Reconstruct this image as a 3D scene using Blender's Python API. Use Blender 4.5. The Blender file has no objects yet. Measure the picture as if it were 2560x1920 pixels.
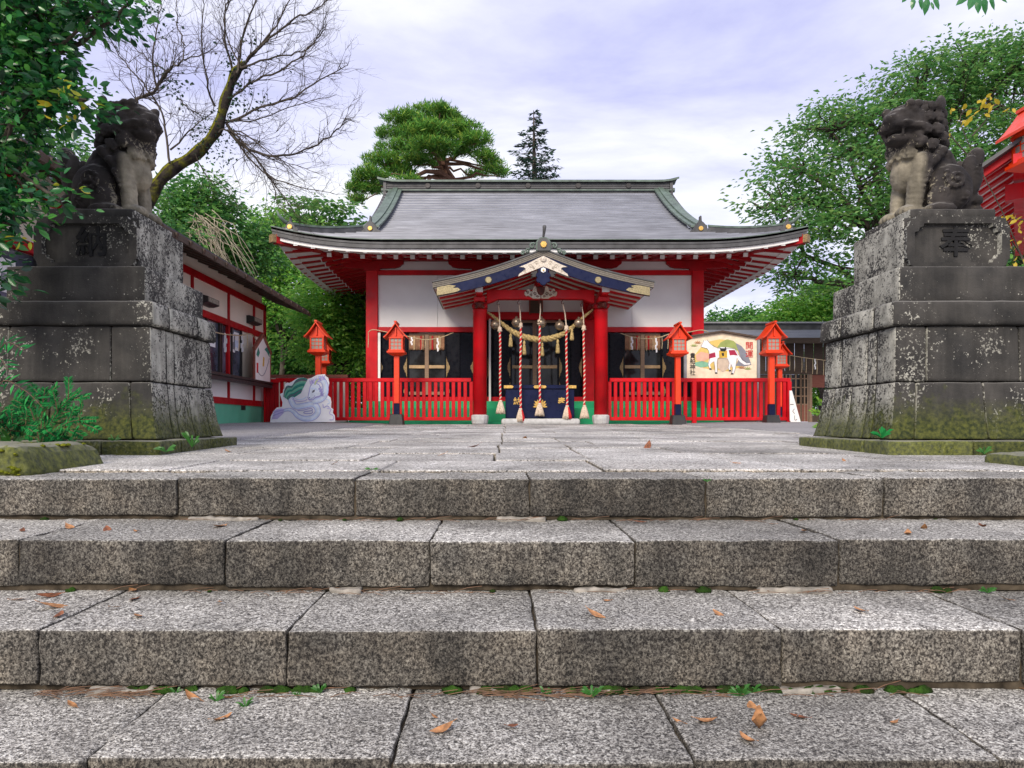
import bpy, bmesh, math, random
import numpy as np
from mathutils import Vector, Matrix, Euler, noise as mnoise
R = math.radians
S = bpy.context.scene
COL = S.collection
random.seed(7)
# ------------------------------------------------------------------ camera, sky, sun, exposure
cam_d = bpy.data.cameras.new('camera')
cam = bpy.data.objects.new('camera', cam_d); COL.objects.link(cam)
cam.location = (0, 0, .22); cam.rotation_euler = (R(90), 0, 0)
cam_d.sensor_width = 36; cam_d.lens = 1740 / 2560 * 36
cam_d.shift_x = 40 / 2560; cam_d.shift_y = 100 / 2560
cam_d.clip_start = .02; cam_d.clip_end = 900
S.camera = cam
S.view_settings.view_transform = 'Standard'; S.view_settings.look = 'None'
S.view_settings.exposure = 1.3; S.view_settings.gamma = 1
S.view_settings.use_curve_mapping = False
SUN_EL, SUN_AZ = R(34), R(200)          # azimuth clockwise from +Y: behind the camera, a little to its left
world = bpy.data.worlds.new('World'); S.world = world; world.use_nodes = True
nt = world.node_tree; nt.nodes.clear()
N = nt.nodes.new; L = nt.links.new
wo = N('ShaderNodeOutputWorld'); bg = N('ShaderNodeBackground'); bg.inputs[1].default_value = .1
sky = N('ShaderNodeTexSky'); sky.sky_type = 'NISHITA'; sky.sun_disc = False
sky.sun_elevation = SUN_EL; sky.sun_rotation = SUN_AZ
tc = N('ShaderNodeTexCoord'); sep = N('ShaderNodeSeparateXYZ'); L(tc.outputs['Generated'], sep.inputs[0])
az = N('ShaderNodeMath'); az.operation = 'ABSOLUTE'; L(sep.outputs[2], az.inputs[0])
ad = N('ShaderNodeMath'); ad.operation = 'ADD'; ad.inputs[1].default_value = .22; L(az.outputs[0], ad.inputs[0])
cmb = N('ShaderNodeCombineXYZ')
for i in (0, 1):
    dv = N('ShaderNodeMath'); dv.operation = 'DIVIDE'; L(sep.outputs[i], dv.inputs[0]); L(ad.outputs[0], dv.inputs[1]); L(dv.outputs[0], cmb.inputs[i])
mp = N('ShaderNodeMapping'); mp.inputs['Rotation'].default_value = (0, 0, R(-38)); mp.inputs['Scale'].default_value = (1.0, 1.9, 1); mp.inputs['Location'].default_value = (3.1, 1.7, 0)
L(cmb.outputs[0], mp.inputs[0])
nz = N('ShaderNodeTexNoise'); nz.inputs['Scale'].default_value = 1.15; nz.inputs['Detail'].default_value = 10; nz.inputs['Roughness'].default_value = .57; nz.inputs['Distortion'].default_value = .35
L(mp.outputs[0], nz.inputs['Vector'])
rp = N('ShaderNodeValToRGB'); cr = rp.color_ramp
cr.elements[0].position = .33; cr.elements[0].color = (.31, .315, .49, 1)
cr.elements[1].position = .66; cr.elements[1].color = (.60, .60, .605, 1)
e_ = cr.elements.new(.47); e_.color = (.42, .425, .555, 1)
L(nz.outputs[0], rp.inputs[0])
ml = N('ShaderNodeVectorMath'); ml.operation = 'SCALE'; ml.inputs['Scale'].default_value = 8.2; L(rp.outputs[0], ml.inputs[0])
mx = N('ShaderNodeMixRGB'); mx.inputs[0].default_value = .93; L(sky.outputs[0], mx.inputs[1]); L(ml.outputs[0], mx.inputs[2])
L(mx.outputs[0], bg.inputs[0]); L(bg.outputs[0], wo.inputs[0])
sd = bpy.data.lights.new('sun', 'SUN'); sd.energy = 1.5; sd.angle = R(24); sd.color = (1, .90, .76)
sun = bpy.data.objects.new('sun', sd); COL.objects.link(sun)
sdir = Vector((math.sin(SUN_AZ) * math.cos(SUN_EL), math.cos(SUN_AZ) * math.cos(SUN_EL), math.sin(SUN_EL)))
sun.rotation_euler = sdir.to_track_quat('Z', 'Y').to_euler(); sun.location = (0, -5, 30)
# ------------------------------------------------------------------ helpers
F = 1740.0
def P(px, py, y):      # a point of the place seen at (px, py) of the photograph and y metres away
    return Vector(((px - 1240) / F * y, y, .22 + (1060 - py) / F * y))
def gz(y):             # height of the gently rising forecourt
    return .0176 * (min(max(y, 2.82), 15.3) - 2.82)
ORG = {}
class MB:
    def __init__(s): s.v = []; s.f = []
    def add(s, vs, fs):
        o = len(s.v); s.v += [tuple(p) for p in vs]; s.f += [tuple(i + o for i in f) for f in fs]; return s
    def box(s, x0, x1, y0, y1, z0, z1):
        if x0 > x1: x0, x1 = x1, x0
        if y0 > y1: y0, y1 = y1, y0
        if z0 > z1: z0, z1 = z1, z0
        return s.add([(x0, y0, z0), (x1, y0, z0), (x1, y1, z0), (x0, y1, z0), (x0, y0, z1), (x1, y0, z1), (x1, y1, z1), (x0, y1, z1)],
              [(3, 2, 1, 0), (4, 5, 6, 7), (0, 1, 5, 4), (1, 2, 6, 5), (2, 3, 7, 6), (3, 0, 4, 7)])
    def hexa(s, b, t):  # bottom quad, top quad, both counter-clockwise from above
        return s.add(list(b) + list(t), [(3, 2, 1, 0), (4, 5, 6, 7), (0, 1, 5, 4), (1, 2, 6, 5), (2, 3, 7, 6), (3, 0, 4, 7)])
    def prism(s, pts, fn, d0, d1):      # pts: outline counter-clockwise seen from the d0 side; fn(u, w, d) -> xyz
        n = len(pts); vs = [fn(u, w, d0) for u, w in pts] + [fn(u, w, d1) for u, w in pts]
        return s.add(vs, [tuple(range(n)), tuple(range(2 * n - 1, n - 1, -1))] + [((i + 1) % n, i, n + i, n + (i + 1) % n) for i in range(n)])
    def beam(s, a, b, w, h, up=(0, 0, 1)):
        a = Vector(a); b = Vector(b); d = (b - a).normalized(); u = Vector(up); r = d.cross(u).normalized(); u = r.cross(d)
        q = [(-.5, -.5), (.5, -.5), (.5, .5), (-.5, .5)]
        vs = [p + r * i * w + u * j * h for p in (a, b) for i, j in q]
        return s.add(vs, [(0, 1, 2, 3), (7, 6, 5, 4), (1, 0, 4, 5), (2, 1, 5, 6), (3, 2, 6, 7), (0, 3, 7, 4)])
    def tube(s, pts, rad, n=6, cap=True):
        pts = [Vector(p) for p in pts]; m = len(pts)
        if not hasattr(rad, '__len__'): rad = [rad] * m
        vs = []; ref = None
        for i, p in enumerate(pts):
            d = (pts[min(i + 1, m - 1)] - pts[max(i - 1, 0)]).normalized()
            if ref is None or abs(ref.dot(d)) > .95: ref = Vector((0, 0, 1)) if abs(d.z) < .9 else Vector((1, 0, 0))
            a = (ref - d * ref.dot(d)).normalized(); b = d.cross(a); ref = a
            vs += [p + (a * math.cos(k * math.tau / n) + b * math.sin(k * math.tau / n)) * rad[i] for k in range(n)]
        fs = [(i * n + k, i * n + (k + 1) % n, (i + 1) * n + (k + 1) % n, (i + 1) * n + k) for i in range(m - 1) for k in range(n)]
        if cap: fs += [tuple(range(n - 1, -1, -1)), tuple(range((m - 1) * n, m * n))]
        return s.add(vs, fs)
    def lathe(s, prof, c=(0, 0, 0), n=16):
        c = Vector(c); m = len(prof)
        vs = [c + Vector((r * math.cos(k * math.tau / n), r * math.sin(k * math.tau / n), z)) for r, z in prof for k in range(n)]
        fs = [(i * n + k, i * n + (k + 1) % n, (i + 1) * n + (k + 1) % n, (i + 1) * n + k) for i in range(m - 1) for k in range(n)]
        return s.add(vs, fs + [tuple(range(n - 1, -1, -1)), tuple(range((m - 1) * n, m * n))])
    def grid(s, rows):
        n = len(rows[0]); m = len(rows)
        return s.add([p for r in rows for p in r], [(i * n + j, i * n + j + 1, (i + 1) * n + j + 1, (i + 1) * n + j) for i in range(m - 1) for j in range(n - 1)])
    def slab(s, rows, th):     # grid with thickness downwards (th: vector or float)
        t = Vector((0, 0, -th)) if not hasattr(th, '__len__') else Vector(th)
        n = len(rows[0]); m = len(rows); top = [Vector(p) for r in rows for p in r]; o = n * m
        fs = []
        for i in range(m - 1):
            for j in range(n - 1):
                a, b, c, d = i * n + j, i * n + j + 1, (i + 1) * n + j + 1, (i + 1) * n + j
                fs += [(a, b, c, d), (o + d, o + c, o + b, o + a)]
        bd = [j for j in range(n)] + [i * n + n - 1 for i in range(1, m)] + [(m - 1) * n + j for j in range(n - 2, -1, -1)] + [i * n for i in range(m - 2, 0, -1)]
        for k in range(len(bd)):
            a, b = bd[k], bd[(k + 1) % len(bd)]; fs.append((b, a, o + a, o + b))
        return s.add(top + [p + t for p in top], fs)
    def mesh(s, name, org=(0, 0, 0), bevel=0, seg=1, smooth=False):
        me = bpy.data.meshes.new(name); o = Vector(org)
        me.from_pydata([tuple(Vector(p) - o) for p in s.v], [], s.f)
        if bevel:
            bm = bmesh.new(); bm.from_mesh(me)
            es = [e for e in bm.edges if len(e.link_faces) == 2 and e.calc_face_angle(0) > .6]
            bmesh.ops.bevel(bm, geom=es, offset=bevel, segments=seg, affect='EDGES', profile=.6)
            bm.to_mesh(me); bm.free()
        me.validate()
        if smooth: me.shade_smooth() if hasattr(me, 'shade_smooth') else None
        return me
    def build(s, name, mat, parent=None, local=False, bevel=0, seg=1, smooth=False, loc=None):
        org = Vector((0, 0, 0)) if (local or (parent is None and loc is None)) else (ORG[parent.name] if parent else Vector(loc))
        return link(name, s.mesh(name, org, bevel, seg, smooth), mat, parent, org if parent is None else None)
def link(name, me, mat, parent=None, loc=None):
    o = bpy.data.objects.new(name, me); COL.objects.link(o)
    if mat and not me.materials: me.materials.append(mat)
    if parent: o.parent = parent; ORG[o.name] = ORG[parent.name]
    else:
        o.location = loc or (0, 0, 0); ORG[o.name] = Vector(o.location)
    return o
def tag(o, label, cat=None, group=None, kind=None):
    o['label'] = label
    if cat: o['category'] = cat
    if group: o['group'] = group
    if kind: o['kind'] = kind
    return o
def thing(name, label, cat, loc=(0, 0, 0), rz=0, group=None):
    o = bpy.data.objects.new(name, None); COL.objects.link(o); o.location = loc; o.rotation_euler = (0, 0, rz)
    o.empty_display_size = .1; ORG[o.name] = Vector(loc)
    return tag(o, label, cat, group)
def structure(o, label=None):
    o['kind'] = 'structure'
    if label: o['label'] = label
    return o
def copy_tree(o, parent=None):
    c = o.copy(); COL.objects.link(c); c.parent = parent
    ORG[c.name] = ORG[o.name]
    for ch in list(o.children): copy_tree(ch, c)
    return c
def smooth_me(me): me.polygons.foreach_set('use_smooth', [True] * len(me.polygons)); return me
def text_part(name, body, mat, parent, size, fn, depth=.004, bold=0):
    c = bpy.data.curves.new(name, 'FONT'); c.body = body; c.size = size; c.align_x = 'CENTER'; c.align_y = 'CENTER'
    c.extrude = depth / 2; c.offset = bold; c.resolution_u = 2
    t = bpy.data.objects.new(name, c); COL.objects.link(t)
    dg = bpy.context.evaluated_depsgraph_get()
    me = bpy.data.meshes.new_from_object(t.evaluated_get(dg)); bpy.data.objects.remove(t); bpy.data.curves.remove(c)
    o = ORG[parent.name]
    for v in me.vertices: v.co = Vector(fn(v.co.x, v.co.y, v.co.z)) - o
    me.name = name; me.materials.clear()
    return link(name, me, mat, parent)
def rock(x0, x1, y0, y1, z0, z1, cell=.06, bev=.012, amp=.004, freq=9, seed=0, shape=None):   # an irregular dressed stone
    bm = bmesh.new(); bmesh.ops.create_cube(bm, size=1)
    for v in bm.verts: v.co = Vector(((x0 + x1) / 2 + v.co.x * (x1 - x0), (y0 + y1) / 2 + v.co.y * (y1 - y0), (z0 + z1) / 2 + v.co.z * (z1 - z0)))
    if bev: bmesh.ops.bevel(bm, geom=list(bm.edges), offset=bev, segments=2, affect='EDGES', profile=.5)
    for ax, a, b in ((0, x0, x1), (1, y0, y1), (2, z0, z1)):
        n = max(1, int((b - a) / cell))
        for k in range(1, n):
            co = [0, 0, 0]; no = [0, 0, 0]; co[ax] = a + (b - a) * k / n; no[ax] = 1
            bmesh.ops.bisect_plane(bm, geom=list(bm.verts) + list(bm.edges) + list(bm.faces), plane_co=co, plane_no=no)
    if shape:
        for v in bm.verts: v.co = shape(v.co)
    bm.normal_update(); sh = Vector((seed * 7.3, seed * 3.1, seed * 1.7))
    for v in bm.verts:
        p = v.co * freq + sh
        v.co += v.normal * amp * (mnoise.noise(p) + .5 * mnoise.noise(p * 2.7))
    return bm
def bm_build(name, bm, mat, parent=None, loc=None, smooth=True):
    me = bpy.data.meshes.new(name); o = ORG[parent.name] if parent else Vector(loc or (0, 0, 0))
    for v in bm.verts: v.co -= o
    bm.to_mesh(me); bm.free()
    if smooth: smooth_me(me)
    return link(name, me, mat, parent, o)
# ------------------------------------------------------------------ materials
M = {}
class NT:
    def __init__(s, name):
        s.m = bpy.data.materials.new(name); s.m.use_nodes = True; s.t = s.m.node_tree; s.t.nodes.clear()
        s.out = s.n('ShaderNodeOutputMaterial'); s.b = s.n('ShaderNodeBsdfPrincipled'); s.l(s.b.outputs[0], s.out.inputs[0])
        s.co = s.n('ShaderNodeTexCoord').outputs['Object']; M[name] = s.m
    def n(s, k): return s.t.nodes.new(k)
    def l(s, a, b): s.t.links.new(a, b)
    def setin(s, sock, v):
        if hasattr(v, 'is_output'): s.l(v, sock)
        else: sock.default_value = v if not (isinstance(v, tuple) and len(v) == 3 and sock.type == 'RGBA') else (*v, 1)
    def noise(s, sc, det=3, ro=.55, scale3=None, dist=0):
        t = s.n('ShaderNodeTexNoise'); t.inputs['Scale'].default_value = sc; t.inputs['Detail'].default_value = det; t.inputs['Roughness'].default_value = ro; t.inputs['Distortion'].default_value = dist
        v = s.co
        if scale3:
            m = s.n('ShaderNodeMapping'); m.inputs['Scale'].default_value = scale3; s.l(v, m.inputs[0]); v = m.outputs[0]
        s.l(v, t.inputs['Vector']); return t.outputs[0]
    def voro(s, sc, feat='F1', scale3=None):
        t = s.n('ShaderNodeTexVoronoi'); t.inputs['Scale'].default_value = sc; t.feature = feat
        v = s.co
        if scale3:
            m = s.n('ShaderNodeMapping'); m.inputs['Scale'].default_value = scale3; s.l(v, m.inputs[0]); v = m.outputs[0]
        s.l(v, t.inputs['Vector']); return t.outputs[0]
    def ramp(s, f, *st):
        r = s.n('ShaderNodeValToRGB'); e = r.color_ramp.elements
        while len(e) < len(st): e.new(.5)
        for x, (p, c) in zip(e, st): x.position = p; x.color = (c, c, c, 1) if not hasattr(c, '__len__') else (*c, 1)
        s.l(f, r.inputs[0]); return r.outputs[0]
    def mix(s, f, a, b, mode='MIX'):
        x = s.n('ShaderNodeMixRGB'); x.blend_type = mode
        for i, v in enumerate((f, a, b)): s.setin(x.inputs[i], v)
        return x.outputs[0]
    def math(s, op, a, b=0.0):
        x = s.n('ShaderNodeMath'); x.operation = op; x.use_clamp = True; s.setin(x.inputs[0], a); s.setin(x.inputs[1], b); return x.outputs[0]
    def bump(s, h, st=.5, d=.01):
        x = s.n('ShaderNodeBump'); x.inputs['Strength'].default_value = st; x.inputs['Distance'].default_value = d; s.l(h, x.inputs['Height']); s.l(x.outputs[0], s.b.inputs['Normal'])
    def normal(s):
        x = s.n('ShaderNodeSeparateXYZ'); s.l(s.n('ShaderNodeNewGeometry').outputs['True Normal'], x.inputs[0]); return x.outputs
    def pos(s):
        x = s.n('ShaderNodeSeparateXYZ'); s.l(s.n('ShaderNodeNewGeometry').outputs['Position'], x.inputs[0]); return x.outputs
    def rnd(s): return s.n('ShaderNodeObjectInfo').outputs['Random']
    def island(s): return s.n('ShaderNodeNewGeometry').outputs['Random Per Island']
    def fin(s, col, rough=.6, metal=0.0, spec=.5):
        s.setin(s.b.inputs['Base Color'], col); s.setin(s.b.inputs['Roughness'], rough); s.setin(s.b.inputs['Metallic'], metal)
        s.b.inputs['Specular IOR Level'].default_value = spec; return s.m
def paint(name, c, rough=.45, var=.12, sc=3, bump=.0, dirt=.0, metal=0, spec=.5):
    k = NT(name); n = k.noise(sc, 5); d = tuple(x * (1 - var * 2) for x in c); u = tuple(min(1, x * (1 + var)) for x in c)
    col = k.ramp(n, (.3, d), (.7, u))
    if dirt: col = k.mix(k.math('MULTIPLY', k.ramp(k.noise(1.2, 8, .7, (1, 1, .35)), (.5, 0.0), (.75, 1.0)), dirt), col, (.09, .08, .07))
    if bump: k.bump(k.noise(60, 4), bump, .004)
    r = k.ramp(k.noise(sc * 4, 3), (.3, max(.05, rough - .12)), (.7, min(1, rough + .12)))
    return k.fin(col, r, metal, spec)
def wood(name, a, b, sc=(2, 2, 40), rough=.6, spec=.3):
    k = NT(name); n = k.noise(3, 5, .6, sc, .6); k.bump(n, .25, .004)
    return k.fin(k.ramp(n, (.3, a), (.7, b)), rough, 0, spec)
def leafmat(name, *cols, rough=.42, tr=.3, spec=.4):
    k = NT(name); n = len(cols)
    c = k.ramp(k.island(), *[(i / max(1, n - 1) * .98, x) for i, x in enumerate(cols)])
    c = k.mix(.35, c, k.ramp(k.noise(.9, 3), (.35, (.35, .38, .4)), (.65, (1.1, 1.1, 1.0))), 'MULTIPLY')
    k.fin(c, rough, 0, spec)
    t = k.n('ShaderNodeBsdfTranslucent'); g = k.n('ShaderNodeGamma'); g.inputs[1].default_value = .9; k.l(c, g.inputs[0]); k.l(g.outputs[0], t.inputs[0])
    m = k.n('ShaderNodeMixShader'); m.inputs[0].default_value = tr; k.l(k.b.outputs[0], m.inputs[1]); k.l(t.outputs[0], m.inputs[2]); k.l(m.outputs[0], k.out.inputs[0])
    return k.m
def granite(name, lo, hi, riser, sp=140):
    k = NT(name)
    n1 = k.noise(sp, 2, .5, (1, 1, .8), .8); n2 = k.noise(sp * .45, 3, .6); n3 = k.noise(2.2, 5, .6); n4 = k.noise(9, 4)
    sc = k.ramp(k.mix(.4, n1, n2), (.40, tuple(x * .25 for x in lo)), (.47, lo), (.54, hi), (.63, tuple(min(.9, x * 1.9) for x in hi)))
    col = k.mix(.85, sc, k.ramp(n3, (.30, .5), (.5, .95), (.70, 1.3)), 'MULTIPLY'); col = k.mix(.6, col, k.ramp(k.noise(.9, 6, .7), (.42, (.62, .60, .55)), (.58, (1.05, 1.04, 1.0))), 'MULTIPLY')
    nz = k.normal()
    up = k.ramp(nz[2], (.35, 0.0), (.8, 1.0))
    algae_shade = k.mix(.75, col, k.ramp(n4, (.3, tuple(x * .55 for x in riser)), (.5, riser), (.75, (riser[0] * 1.5, riser[1] * 1.4, riser[2] * 1.25))), 'MULTIPLY')  # upright faces: brown algae tint, darkened further as painted-in shade
    streak = k.ramp(k.noise(4, 4, .6, (2.2, 2.2, .25)), (.36, .42), (.62, 1.05))
    algae_shade = k.mix(.75, algae_shade, streak, 'MULTIPLY')
    col = k.mix(up, algae_shade, col)
    ob = k.ramp(k.rnd(), (0, .74), (1, 1.15)); col = k.mix(1.0, col, ob, 'MULTIPLY')
    k.bump(k.mix(.5, n1, n2), 1.0, .010)
    return k.fin(col, .78, 0, .35)
granite('step_granite', (.23, .22, .205), (.49, .475, .445), (.135, .108, .07), 185)
granite('pavement_granite', (.36, .35, .335), (.60, .585, .56), (.7, .62, .5), 130)
def lichen(name, base, base2, lich, amount, mossy=True, sc=1.0, pale_front=False, mc=((.018, .028, .006), (.10, .11, .02))):
    k = NT(name)
    n = k.noise(4 * sc, 5, .6); col = k.ramp(n, (.3, base), (.7, base2))
    sp = k.noise(34 * sc, 4, .62); reg = k.noise(3.2 * sc, 4, .6, (1, 1, .7))
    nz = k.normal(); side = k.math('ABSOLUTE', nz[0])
    side = k.math('MULTIPLY', k.ramp(side, (.35, 0.0), (.8, 1.0)), .15)  # extra pale lichen on x-facing sides also paints in their brighter light
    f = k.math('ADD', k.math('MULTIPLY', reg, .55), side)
    f = k.math('ADD', f, k.math('MULTIPLY', k.mix(.55, sp, k.noise(75 * sc, 3, .6)), 1.0))
    f = k.math('SUBTRACT', f, 1.02 - amount)
    if pale_front:      # the rain-washed chest and forelegs of the statue have kept the bare stone
        xx = k.n('ShaderNodeSeparateXYZ'); k.l(k.co, xx.inputs[0])
        q = k.math('MULTIPLY', k.ramp(xx.outputs[0], (.05, 0.0), (.14, 1.0)), k.ramp(xx.outputs[2], (.44, 1.0), (.54, 0.0)))
        f = k.math('ADD', f, k.math('MULTIPLY', q, .085))
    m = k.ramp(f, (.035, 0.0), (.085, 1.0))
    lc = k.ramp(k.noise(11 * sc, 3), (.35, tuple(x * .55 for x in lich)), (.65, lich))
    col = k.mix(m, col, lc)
    streak = k.ramp(k.noise(5, 4, .6, (1.6, 1.6, .18)), (.42, .55), (.6, 1.0)); col = k.mix(.7, col, streak, 'MULTIPLY')
    if mossy:
        pz = k.pos()[2]
        f2 = k.math('ADD', k.ramp(pz, (.08, .62), (.62, 0.0)), k.math('SUBTRACT', k.noise(7, 5, .65), .52))
        col = k.mix(k.ramp(f2, (.26, 0.0), (.48, .85)), col, k.ramp(k.noise(40, 3), (.35, mc[0]), (.7, mc[1])))
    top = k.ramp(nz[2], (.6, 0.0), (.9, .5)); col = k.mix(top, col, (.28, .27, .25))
    k.bump(k.mix(.5, sp, k.noise(90, 3)), .7, .008)
    return k.fin(col, .85, 0, .25)
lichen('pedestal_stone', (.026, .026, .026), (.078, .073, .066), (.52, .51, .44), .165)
lichen('lion_stone', (.016, .014, .015), (.060, .052, .048), (.33, .295, .22), .10, False, .9, True)
lichen('mossy_stone', (.09, .085, .075), (.22, .21, .19), (.4, .4, .36), .25, True, 1, False, ((.03, .042, .006), (.15, .165, .02)))
def moss(name):
    k = NT(name); k.bump(k.noise(150, 3), 1, .01)
    return k.fin(k.ramp(k.noise(28, 5, .65), (.3, (.035, .05, .006)), (.52, (.14, .16, .012)), (.7, (.26, .25, .03))), .95, 0, .1)
moss('moss')
k = NT('step_moss'); k.bump(k.noise(150, 3), 1, .01); k.fin(k.ramp(k.noise(18, 5, .65), (.3, (.03, .022, .012)), (.48, (.02, .05, .008)), (.68, (.045, .11, .015))), .95, 0, .1)
k = NT('gravel'); g1 = k.voro(75); g2 = k.noise(40, 4); col = k.ramp(k.mix(.5, g1, g2), (.15, (.10, .10, .105)), (.45, (.27, .265, .27)), (.7, (.42, .41, .41)))
col = k.mix(.5, col, k.ramp(k.noise(.8, 5), (.3, .7), (.7, 1.1)), 'MULTIPLY'); k.bump(g1, .8, .012); k.fin(col, .9, 0, .2)
k = NT('earth'); k.bump(k.noise(60, 4), .8, .01); k.fin(k.ramp(k.noise(14, 6), (.3, (.018, .014, .009)), (.7, (.06, .048, .033))), .95, 0, .1)
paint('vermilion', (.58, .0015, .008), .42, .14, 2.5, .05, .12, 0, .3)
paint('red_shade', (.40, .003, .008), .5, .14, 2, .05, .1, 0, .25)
paint('lantern_orange', (.75, .045, .004), .42, .08, 3)
paint('white_plaster', (.80, .80, .80), .7, .04, 1.5, .05)
paint('cream_plaster', (.80, .74, .64), .75, .05, 1.5)
paint('white_paint', (.80, .79, .77), .5, .04, 3)
paint('base_green', (.008, .36, .15), .5, .12, 2)
paint('pale_green', (.10, .42, .27), .55, .1, 2)
paint('black_lacquer', (.006, .007, .012), .3, .1, 3, 0, 0, 0, .15)
paint('navy_lacquer', (.006, .010, .045), .35, .15, 3, 0, 0, 0, .2)
paint('dark_wood_paint', (.03, .025, .024), .5, .2, 3)
paint('gold', (.80, .50, .13), .35, .2, 30, .3, 0, .5)
paint('gilt_pale', (.34, .28, .15), .4, .25, 45, .6, 0, .35)
paint('gilt_dark', (.34, .23, .10), .45, .45, 60, .8, 0, .3)
paint('silver_carving', (.62, .55, .46), .45, .25, 50, .7, 0, .3)
paint('bronze', (.36, .28, .20), .32, .3, 8, .1, .35, .6)
paint('copper_green', (.11, .155, .125), .5, .25, 5, .1, .2)
paint('roof_dark', (.075, .075, .078), .55, .25, 4, .1)
paint('grey_metal', (.30, .30, .32), .45, .15, 3, 0, .2, .3)
paint('carved_cream', (.62, .52, .40), .7, .25, 9, .3)
paint('red_brown_carving', (.12, .02, .012), .6, .3, 9)
paint('straw', (.46, .34, .14), .85, .3, 30, .5)
paint('rope_thin', (.55, .43, .27), .85, .2, 30)
paint('rope_red', (.60, .015, .02), .8, .15, 30, .2)
paint('rope_white', (.72, .64, .50), .85, .12, 30, .2)
paint('tassel', (.66, .54, .42), .9, .2, 40, .4)
paint('paper', (.82, .82, .85), .8, .04, 5)
paint('mortar', (.30, .275, .235), .9, .3, 25, .6)
paint('joint_dirt', (.075, .06, .042), .95, .35, 20, .6, 0, 0, .1)
paint('stone_base', (.52, .52, .51), .7, .12, 12, .2, .15)
paint('curtain', (.33, .17, .095), .85, .2, 14, .2)
paint('pale_wood', (.50, .33, .17), .55, .15, 6, .1)
paint('ink', (.012, .011, .011), .6, .1, 3)
paint('ink_red', (.55, .02, .02), .6, .1, 3)
paint('dry_leaf_brown', (.22, .075, .03), .7, .4, 60)
paint('dry_leaf_tan', (.42, .20, .08), .7, .35, 60)
paint('twig', (.14, .075, .04), .8, .3, 30)
paint('lamp_housing', (.025, .025, .026), .5, .2, 5)
paint('lamp_glass', (.32, .31, .26), .3, .1, 5)
for n_, c_ in dict(board_cream=(0.8, 0.68, 0.5), art_ochre=(0.68, 0.5, 0.14), art_green=(0.3, 0.36, 0.1), art_pink=(0.75, 0.42, 0.3), art_teal=(0.2, 0.45, 0.3), art_slate=(0.22, 0.23, 0.27), art_tan=(0.58, 0.47, 0.36), art_white=(0.82, 0.82, 0.83), art_line=(0.12, 0.11, 0.16), art_crimson=(0.36, 0.01, 0.05), art_gold=(0.6, 0.38, 0.04), art_rust=(0.45, 0.2, 0.08), art_violet=(0.36, 0.34, 0.66), art_lilac=(0.55, 0.48, 0.78), art_blue=(0.60, 0.70, 0.90), art_ice=(.74, .80, .92), art_sage=(.50, .58, .30), art_jade=(.12, .45, .32), art_seagreen=(0.02, 0.22, 0.17)).items(): paint(n_, c_, .55, .10, 8)
wood('dark_timber', (.045, .030, .022), (.11, .075, .055))
wood('grey_timber', (.13, .115, .095), (.24, .215, .18), (8, 2, 8))
wood('frame_timber', (.20, .13, .085), (.33, .22, .15))
wood('reddish_timber', (.16, .05, .035), (.28, .10, .07))
wood('bark', (.035, .028, .022), (.10, .085, .07), (6, 6, 1.4), .9, .1)
wood('pine_bark', (.10, .05, .035), (.22, .12, .085), (6, 6, 1.4), .9, .1)
wood('pale_twig', (.30, .26, .19), (.44, .39, .30), (6, 6, 2), .9, .1)
k = NT('mossy_bark'); nz_ = k.normal(); f = k.math('ADD', k.ramp(nz_[0], (.02, .0), (.10, .0)), k.math('SUBTRACT', k.noise(7, 5), .42)); f = k.math('ADD', f, k.ramp(k.math('MULTIPLY', nz_[0], -1.0), (.0, 0.0), (.7, .5))); f = k.math('ADD', f, k.ramp(nz_[2], (-.1, 0.0), (.7, .38)))
k.bump(k.noise(30, 4), .8, .02); k.fin(k.mix(k.ramp(f, (.10, 0.0), (.34, .9)), k.ramp(k.noise(12, 4), (.3, (.016, .013, .012)), (.7, (.05, .042, .036))), k.ramp(k.noise(40, 3), (.3, (.06, .07, .006)), (.7, (.20, .19, .015)))), .9, 0, .1)
k = NT('roof_copper'); n = k.noise(6, 4, .6, (.22, 5, 5)); c = k.ramp(n, (.33, (.16, .168, .195)), (.5, (.22, .23, .265)), (.68, (.29, .302, .345)))
c = k.mix(.5, c, k.ramp(k.noise(.9, 4, .6), (.35, .65), (.65, 1.15)), 'MULTIPLY'); k.bump(n, .2, .005); k.fin(c, .42, .15, .5)
k = NT('dark_glass'); k.fin(k.ramp(k.noise(2.2, 5, .6), (.42, (.012, .012, .013)), (.62, (.03, .032, .034))), .06, 0, .28)
k = NT('office_glass'); k.fin(k.ramp(k.noise(1.5, 4, .6), (.40, (.03, .035, .05)), (.6, (.12, .13, .19))), .08, 0, .6)
# leaves
leafmat('leaf_camellia', (.009, .06, .022), (.016, .105, .034), (.032, .19, .042), (.10, .34, .055), rough=.27, tr=.25, spec=.6)
leafmat('leaf_camellia_yellow', (.14, .30, .03), (.45, .44, .03), (.60, .46, .03), rough=.35)
leafmat('leaf_zelkova', (.06, .20, .05), (.10, .29, .065), (.15, .35, .08), (.25, .42, .10), tr=.5)
leafmat('leaf_mid', (.03, .14, .035), (.06, .22, .05), (.12, .32, .06), (.20, .42, .08), tr=.4)
leafmat('leaf_bright', (.08, .28, .035), (.13, .38, .05), (.21, .46, .06), (.32, .54, .08), tr=.45)
leafmat('leaf_pine', (.04, .15, .022), (.08, .25, .035), (.15, .35, .045), (.26, .36, .05), rough=.6, tr=.2, spec=.2)
leafmat('leaf_spruce', (.015, .04, .03), (.028, .065, .042), (.04, .085, .055), rough=.6, tr=.15, spec=.2)
leafmat('leaf_cedar', (.004, .08, .025), (.008, .15, .04), (.02, .27, .06), (.06, .42, .10), rough=.55, tr=.35, spec=.12)
leafmat('leaf_weed', (.025, .11, .02), (.045, .18, .03), (.09, .28, .05), rough=.4, tr=.35)
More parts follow.
